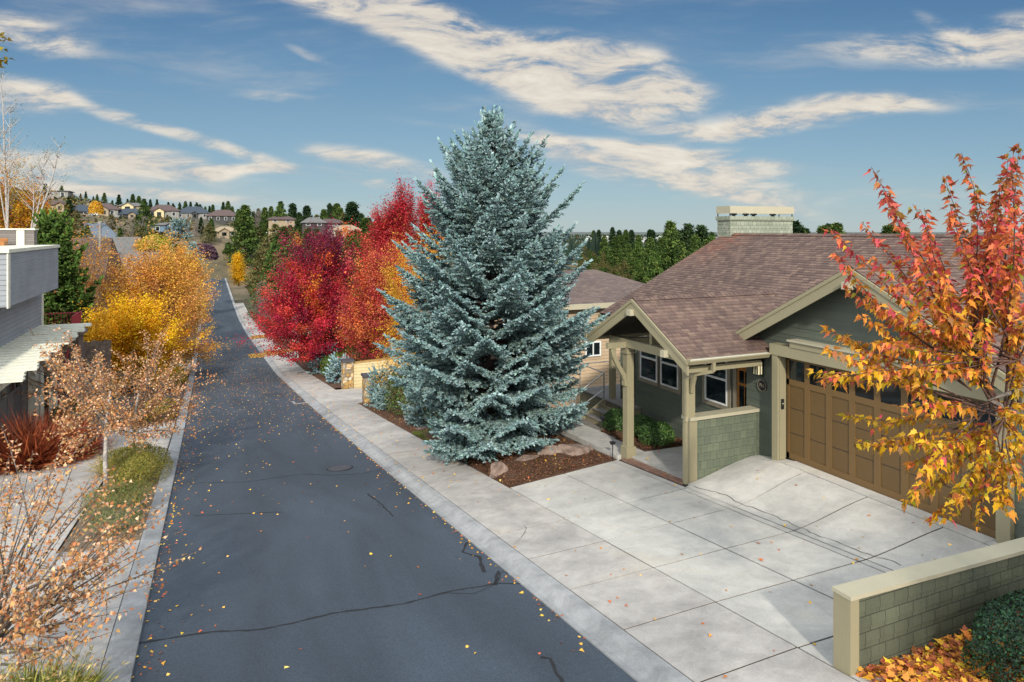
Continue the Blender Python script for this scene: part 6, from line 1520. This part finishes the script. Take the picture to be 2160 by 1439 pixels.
def amur(P, rng):
    z = P[:, 2]+rng.normal(size=len(P))*.22; c = np.zeros((len(P), 3))
    for lo, hi, k in ((5.75, 99, 'top'), (4.95, 5.75, 'red'), (4.1, 4.95, 'org'), (-9, 4.1, 'yel')):
        m = (z >= lo) & (z < hi); c[m] = AC[k][rng.integers(5, size=m.sum())]
    m = rng.random(len(P)) < .12; c[m] = AC['red'][rng.integers(5, size=m.sum())]; m = rng.random(len(P)) < .025; c[m] = lin('#8a8a24'); m = (rng.random(len(P)) < .1) & (z < 4.6); c[m] = lin('#8a6236'); return c
tb_ = (8.9, 3.7, .2)
whip_tree('amur_maple', 'large maple in red, orange and yellow leaning in over the driveway from the right', tb_, [tb_, (8.85, 3.75, 1.5), (8.5, 3.9, 2.7), (7.9, 4.1, 3.5), at(2125, 862, 6.6), hubs[0]], .11, whips, .073, amur, 201, MAPLE*np.array([1, .7]), bark='bark', spacing=.0235, start=.3, clus=1, clus_s=.03, hang=1.1, wr=.008, sag=.05)
q = MB(); rt = bpy.data.objects['amur_maple']
for a, b, r in ((at(2200, 820, 6.5), at(2085, 845, 6.3), .035), (at(2200, 860, 6.7), at(2040, 880, 6.6), .03), (at(2180, 950, 6.6), at(2010, 1010, 6.5), .016), (at(2150, 850, 6.5), at(2150, 560, 6.6), .02), (at(2100, 850, 6.5), at(2010, 930, 6.2), .014)):
    q.tube(bez(a, (np.array(a)+np.array(b))/2+np.array([.03, .02, .05]), b, 6), [r, r*.9, r*.75, r*.6, r*.4, r*.2], 7)
q.tube(bez((8.5, 3.9, 2.7), (8., 4., 4.), at(2200, 820, 6.5), 5), [.07, .06, .05, .04, .035], 7); q.build('limb', M['bark'], rt, smooth=True)
rng = np.random.default_rng(909); n = 9000
shade_crown = np.array([(9.3, -.5, 4.4), (7.1, -.7, 4.3)]); ix = rng.integers(2, size=n); Cn = shade_crown[ix]+unit(rng.normal(size=(n, 3)))*np.array([1.6, 1.1, 1.3])*rng.random((n, 1))**.5
Cn = Cn[(np.arctan2(Cn[:, 0], Cn[:, 1]) > R(64))]
card_mesh('crown', cards(Cn, .11*np.ones(len(Cn)), MAPLE*np.array([1, .8]), rng=rng, bend=.3), len(MAPLE), jitter(amur(Cn, rng), rng), M['leaf'], rt)  # unseen extra crown, added out of frame only to shade the garden wall
q = MB()
for e_ in shade_crown:
    q.tube(bez((8.5, 3.9, 2.7), (8.3, 3., 3.9), e_, 6), [.07, .06, .05, .035, .025, .01], 6)
q.build('limb', M['bark'], rt, smooth=True)  # limbs leading out to the added, unseen shading crown
# left: three little maples with dried leaves
DRY = pal(['#c28e60', '#b97c4c', '#d2a87e', '#a66c42', '#c4945a', '#d8b490'])
def spread_whips(hub, tips, d0, rw, nsub=2):
    out = []
    for tx, ty, dd in tips:
        e = np.array(at(tx, ty, d0+dd)); h_ = np.array(hub)+np.array([rw.gauss(0, .05) for _ in range(3)]); out.append((h_, e))
        for k in range(nsub): s_ = h_+(e-h_)*rw.uniform(.25, .6); out.append((s_, e+np.array([rw.gauss(0, .5), rw.gauss(0, .7), rw.gauss(0, .3)])))
    return out
b1 = at(-55, 1640, 9.2); hub = at(-30, 1380, 9.2)
tips = [(20, 960, 1.5), (70, 950, .6), (130, 935, 1.2), (160, 965, 0), (90, 1020, -.5), (20, 1060, .5), (190, 1010, .8), (240, 1030, .2), (285, 1045, .9), (340, 1030, .4), (350, 1060, 1.), (300, 1090, -.2), (345, 1140, .3), (300, 1170, -.6), (245, 1120, -.6), (190, 1180, -1.), (130, 1130, -.8), (60, 1150, -1.2), (230, 1240, -.9), (270, 1290, -1.1), (245, 1330, -1.), (200, 1300, -1.3), (150, 1350, -1.5), (95, 1300, -1.5), (10, 1200, -1.), (40, 1250, -1.8), (130, 1400, -1.6), (310, 1110, .3), (-20, 1010, 0), (-30, 1120, -.8), (120, 1220, -1.4), (30, 1000, 1.6), (110, 980, 1.8)]
whip_tree('dry_leaf_maple', 'nearest small maple with dried orange leaves, spreading in from the bottom left', b1, [b1, at(-50, 1500, 9.2), hub], .06, spread_whips(hub, tips, 9.4, random.Random(4), 1), .05, DRY, 211, MAPLE, spacing=.085, start=.4, clus=1, clus_s=.05, twig=.42, ntw=5, hang=.5, wr=.011, sag=.0, bark='bark', group='maples with dried leaves on the left verge')
def vtree(label, px, by, ty, d, tips, seed, col, n_sub=2, tr=.075):
    b = at(px, by, d); hub = at(px, ty, d); rw = random.Random(seed)
    whip_tree('dry_leaf_maple', label, b, [at(px, by+8, d), at(px-2, (by+ty)/2, d), hub, at(px+3, ty-40, d), at(px+9, ty-75, d)], tr, spread_whips(hub, tips, d, rw, n_sub), .065, col, seed, DIAMOND*np.array([1, 1.3]), spacing=.135, start=.3, clus=2, clus_s=.08, twig=.6, ntw=4, hang=.4, wr=.012, sag=-.02, bark='barklt', group='maples with dried leaves on the left verge')
vtree('small maple with a mottled trunk, dried leaves and wide flat crown above the heather bed', 224, 1036, 900, 19.3, [(100, 850, -1), (130, 930, -.5), (115, 890, .8), (150, 820, .5), (180, 790, 1), (140, 760, 1.2), (110, 800, .3), (210, 850, -1), (250, 900, -1), (170, 950, -.8), (230, 780, 1.), (250, 830, .4), (300, 880, -.6), (190, 870, 1.4), (120, 770, -.4), (90, 740, .5), (150, 730, 1.), (200, 740, 0), (330, 920, 0), (280, 920, .8)], 221, DRY)
vtree('small maple with a slim trunk and crown reaching over the street, behind the mottled one', 283, 985, 905, 22.9, [(360, 870, -.6), (390, 850, .5), (400, 805, 1), (430, 790, 0), (350, 760, .8), (380, 740, -.3), (330, 720, 1), (300, 800, .4), (260, 860, 1), (340, 830, -1), (420, 830, .6), (370, 900, 0), (310, 890, -.7), (250, 790, -.5), (280, 740, .5), (320, 780, -1.), (400, 760, .7), (350, 700, .2), (210, 830, 1.), (300, 850, 1.5)], 222, DRY)
vtree('slender maple with dried leaves in front of the pergola', 195, 905, 850, 32, [(60, 690, 0), (100, 700, 1), (130, 740, 0), (90, 770, -1), (40, 770, 0), (150, 780, .6), (20, 720, -.6), (170, 800, 0), (120, 820, -.6), (200, 790, .6), (60, 800, .5), (10, 800, 0)], 223, DRY, 1)
# rust coloured bushes and ground plants on the left
def blades(name, label, base, rx, ry, h, n, cols, seed, cat='grass clump', lean=.5, wid=1., group=None, plume=0., kind=None):
    rng = np.random.default_rng(seed); 
    a = rng.random(n)*6.283; r = np.sqrt(rng.random(n)); P = np.stack([base[0]+np.cos(a)*r*rx, base[1]+np.sin(a)*r*ry, np.zeros(n)], 1); P[:, 2] = [gfun(x, y) for x, y in P[:, :2]]
    T = np.stack([np.cos(a)*r*lean, np.sin(a)*r*lean, np.ones(n)], 1)+rng.normal(size=(n, 3))*.22
    S = h*rng.uniform(.55, 1.1, n)*(1-.3*r); root = thing(name, label, cat, base, group)
    C = jitter(pal(cols)(P, rng), rng, .2, .05)
    card_mesh('blades', cards(P, S, BLADE*np.array([1, wid]), T=T, rng=rng, bend=.2), 3, C, M['grass'], root)
    if plume:
        m = int(n*plume); i = rng.choice(n, m); tip = P[i]+unit(T[i])*S[i, None]*1.05
        card_mesh('seed_heads', cards(np.repeat(tip, 3, 0)+rng.normal(size=(m*3, 3))*.02, np.full(m*3, .07), DIAMOND*np.array([1, .5]), T=np.repeat(T[i], 3, 0)+rng.normal(size=(m*3, 3))*.2, rng=rng), 4, jitter(pal(['#b3a06a', '#a8925c'])(np.repeat(tip, 3, 0), rng), rng), M['grass'], root)
    return root
gfun = lambda x, y: zl(x, y)
GR = ['#7d8430', '#8f8f3a', '#6b7426', '#a39a4c', '#5c6a22']
for i, (x, y, r, lb) in enumerate([(-2.0, 9.9, .55, 'green and straw feather grass clump nearest the kerb at the bottom left'), (-2.9, 9.6, .6, 'feather grass clump in the middle of the bottom left bed'), (-3.8, 9.9, .6, 'feather grass clump farthest from the kerb in the bottom left bed'), (-2.4, 8.6, .6, 'feather grass clump cut by the bottom edge of the picture')]):
    blades('feather_grass', lb, (x, y, zl(x, y)), r, r*.8, .85, 2600, GR, 230+i, plume=.1, group='feather grass clumps at the bottom left')
blob_shrub('heather_bush', 'wide olive green heather bush under the mottled maple trunk', (-2.05, 23.9, zl(-2, 23.9)), (.95, 1.5, .62), 14000, .07, ['#6f6e25', '#7f7a2c', '#5c5f20', '#8a7a36'], 240, shape=NEEDLE, upbias=0, lump=.2)
blob_shrub('heather_bush', 'smaller green heather bush nearer the camera by the kerb', (-2.05, 19.9, zl(-2, 19.9)), (.8, .8, .5), 8000, .06, ['#5f6a30', '#717236', '#4d5a2a', '#7d6a36'], 241, shape=NEEDLE, lump=.2)
blob_shrub('heather_bush', 'grey green low bush at the near end of the second bed', (-1.9, 18.3, zl(-2, 18.3)), (.6, .6, .36), 6000, .05, ['#666a44', '#77764a', '#565a38'], 242, shape=NEEDLE, lump=.2)
blades('straw_grass', 'dry straw coloured grass tuft against the slim maple trunk', (-2.5, 25.4, zl(-2.5, 25.4)), .5, .4, 1.1, 1600, ['#a3946a', '#b5a67c', '#8a7c52'], 243, plume=.1)
blades('rust_bush', 'rust red feathery bush in front of the grey garage door', (-5.75, 29.8, zl(-5.7, 29.8)), 1.2, 1.6, 2.3, 6500, ['#8a4228', '#9a4e30', '#74361f', '#a8603c'], 244, cat='shrub', lean=.75, wid=1.1)
blob_shrub('japanese_maple', 'bright red mounded maple bush between fence and yellow maple', at(213, 790, 50), (1.7, 1.6, 1.7), 15000, .13, ['#9a1f1e', '#b02a22', '#84191c', '#b5442a'], 245, lump=.2)
blob_shrub('yellow_shrub', 'yellow green shrub at the foot of the board fence', at(205, 850, 41), (1., 1.1, 1.2), 7000, .09, ['#9a8a22', '#8a8428', '#b09a2a', '#77742a'], 246)
blob_shrub('olive_shrub', 'leaf strewn olive shrub by the kerb before the side lane', (-2.5, 38.2, zl(-2.5, 38.2)), (1.1, 1.4, .6), 9000, .08, ['#7a7428', '#8f7a2c', '#a8842c', '#5f6426', '#b88a30'], 247, lump=.2)
blob_shrub('olive_shrub', 'low green shrub beside the grey house corner', (-5.6, 38.4, zl(-5.6, 38.4)), (1.2, 1.2, .8), 7000, .09, ['#5a5f26', '#6f6e2c', '#8a7a30'], 248)
blob_shrub('olive_shrub', 'yellow leaf covered shrub at the foot of the amber maple', (-2.7, 57.0, zr(57)), (1.2, 2.6, .8), 9000, .12, ['#9a8a22', '#b8902a', '#7a7a2a'], 249)
# leafy sprig entering at the top left: tip of a cottonwood beside the camera
sp_ = at(-50, 70, 10.); tb2 = (sp_[0]-1.6, sp_[1], zl(-4, 2))
whip_tree('cottonwood', 'olive yellow leafy branch tip poking in at the top left edge', tb2, [tb2, (tb2[0], tb2[1], 4.), (sp_[0]-.9, sp_[1], 7.4), sp_], .1, [(sp_, at(14, 80, 10.)), (sp_, at(10, 100, 10.05)), (at(-40, 120, 10), at(18, 128, 10.)), (at(-50, 90, 10), at(-2, 140, 10.1))], .085, pal(['#8a7a20', '#7a6c1c', '#9a8424']), 251, MAPLE, spacing=.04, start=.2, clus=1, clus_s=.06, hang=.3, wr=.006)
# green verge grass by the hedge
rng = np.random.default_rng(300); n = 9000
X = rng.uniform(7.2, 8.2, n); Y = rng.uniform(21.8, 25.6, n); P = np.stack([X, Y, [zs(b)+.02 for b in Y]], 1); T = rng.normal(size=(n, 3))*.5; T[:, 2] = 1
tag(card_mesh('grass', cards(P, rng.uniform(.06, .13, n), BLADE*np.array([1, 2.5]), T=T, rng=rng), 3, jitter(pal(['#4f6423', '#5f7029', '#43561f', '#76742f'])(P, rng), rng), M['grass']), kind='stuff')
# bark chips over the mulch beds
def chips(name, regs, cols, s=.035, flat=True, shape=None, mat='litter', seed=1, lift=.02, tilt=.35):
    rng = np.random.default_rng(seed); P = []
    for x0, x1, y0, y1, n, zf in regs:
        x = rng.uniform(x0, x1, n); y = rng.uniform(y0, y1, n); P.append(np.stack([x, y, [zf(a, b)+lift for a, b in zip(x, y)]], 1))
    P = np.concatenate(P); Nn = rng.normal(size=P.shape)*tilt; Nn[:, 2] = 1
    return tag(card_mesh(name, cards(P, s*rng.uniform(.6, 1.5, len(P)), shape if shape is not None else DIAMOND, T=rng.normal(size=P.shape), Nn=Nn, rng=rng, bend=.2), len(shape) if shape is not None else 4, jitter(pal(cols)(P, rng), rng, .3, .05), M[mat]), kind='stuff')
MU = ['#56392a', '#6b4932', '#3e291d', '#7d583e', '#614430']
chips('bark_chips', [(7.2, 10.4, 16.3, 20.5, 16000, bed1), (11.45, 13.1, 16.3, 18.8, 7000, zp), (7.2, 8.6, 25, 35.6, 5000, lambda x, y: zs(y)), (-5.5, -1.4, 7, 10.8, 5000, lambda x, y: zl(x, y)-.02)], MU, .045, seed=2, lift=.035)
# fallen leaves
LV = ['#d0a040', '#c88a34', '#b5702e', '#d9b25a', '#c2603a', '#a85a30', '#dcae3a']
rng = np.random.default_rng(400)
def litter(name, xs, ys, zf, s, cols, seed, shape=MAPLE, lift=.012, tilt=.3):
    rng = np.random.default_rng(seed); P = np.stack([xs, ys, [zf(a, b)+lift for a, b in zip(xs, ys)]], 1); Nn = rng.normal(size=P.shape)*tilt; Nn[:, 2] = 1
    return tag(card_mesh(name, cards(P, s*rng.uniform(.6, 1.3, len(P)), shape, T=rng.normal(size=P.shape), Nn=Nn, rng=rng, bend=.35), len(shape), jitter(pal(cols)(P, rng), rng, .15, .06), M['litter']), kind='stuff')
n = 300; xs = rng.uniform(-.9, 5., n); ys = 7+rng.random(n)**.7*33
xk = 5.03-rng.exponential(.09, 420); yk = 8+rng.random(420)**1.*45; xl = -.93+rng.exponential(.25, 500); yl = 9+rng.random(500)*45
xf = rng.uniform(-.9, 5., 3000); yf = 30+rng.random(3000)**.8*60
litter('fallen_leaves', np.concatenate([xs, xk, xl, xf]), np.concatenate([ys, yk, yl, yf]), zroad, .066, LV, 5)
n = 95; xs = rng.uniform(5.5, 12.6, n); ys = rng.uniform(6.3, 16, n)
litter('fallen_leaves', xs, ys, lambda x, y: zd(x, y) if x > 7.13 else zr(y)+.13, .07, LV, 6)
n = 700; xs = rng.uniform(5.1, 7.2, n); ys = 16+rng.random(n)*70; litter('fallen_leaves', xs, ys, lambda x, y: zr(y)+.14, .06, LV, 7)
for (x0, x1, y0, y1, n) in ((5.1, 7.1, 71, 75, 2600), (5.3, 8.4, 73.0, 75.5, 1500), (5.1, 7.1, 92, 97, 2600), (3.8, 5.2, 71, 74.5, 900)):
    litter('fallen_leaves', rng.uniform(x0, x1, n), rng.uniform(y0, y1, n), lambda x, y: zr(y)+.16 if x > 5.3 else zr(y)+.03, .14, ['#b88a44', '#a87c38', '#c49a54'], int(y0), shape=DIAMOND)
n = 6500; xs = rng.uniform(7.25, 9.6, n); ys = rng.uniform(3.2, 5.88, n)
litter('leaf_carpet', xs, ys, lambda x, y: zs(y)-.02+rng.random()*.06, .1, ['#cf9a22', '#d9ae34', '#b8742c', '#a0562c', '#8a4a2a', '#c98a3a', '#c26a4a', '#7a4a2c'], 8, tilt=.5)
n = 260; xs = rng.uniform(8.6, 10.6, n); ys = rng.uniform(4.6, 5.7, n); litter('fallen_leaves', xs, ys, lambda x, y: .68-.25*((x-9.5)/1.3)**2-.3*((y-5.05)/.62)**2, .09, ['#cf9a22', '#c98a3a', '#b8742c', '#c26a4a'], 9, lift=0, tilt=.6)
n = 2600; xs = -1.4-rng.random(n)*6; ys = 8+rng.random(n)*50; litter('fallen_leaves', xs, ys, lambda x, y: zl(x, y)+.03, .065, LV, 10)
n = 500; xs = rng.uniform(7.2, 10.4, n)**1.; ys = rng.uniform(16.3, 35, n); litter('fallen_leaves', xs, ys, lambda x, y: (bed1(x, y) if y < 24.5 else zs(y)+.02)+.05, .06, LV, 11)
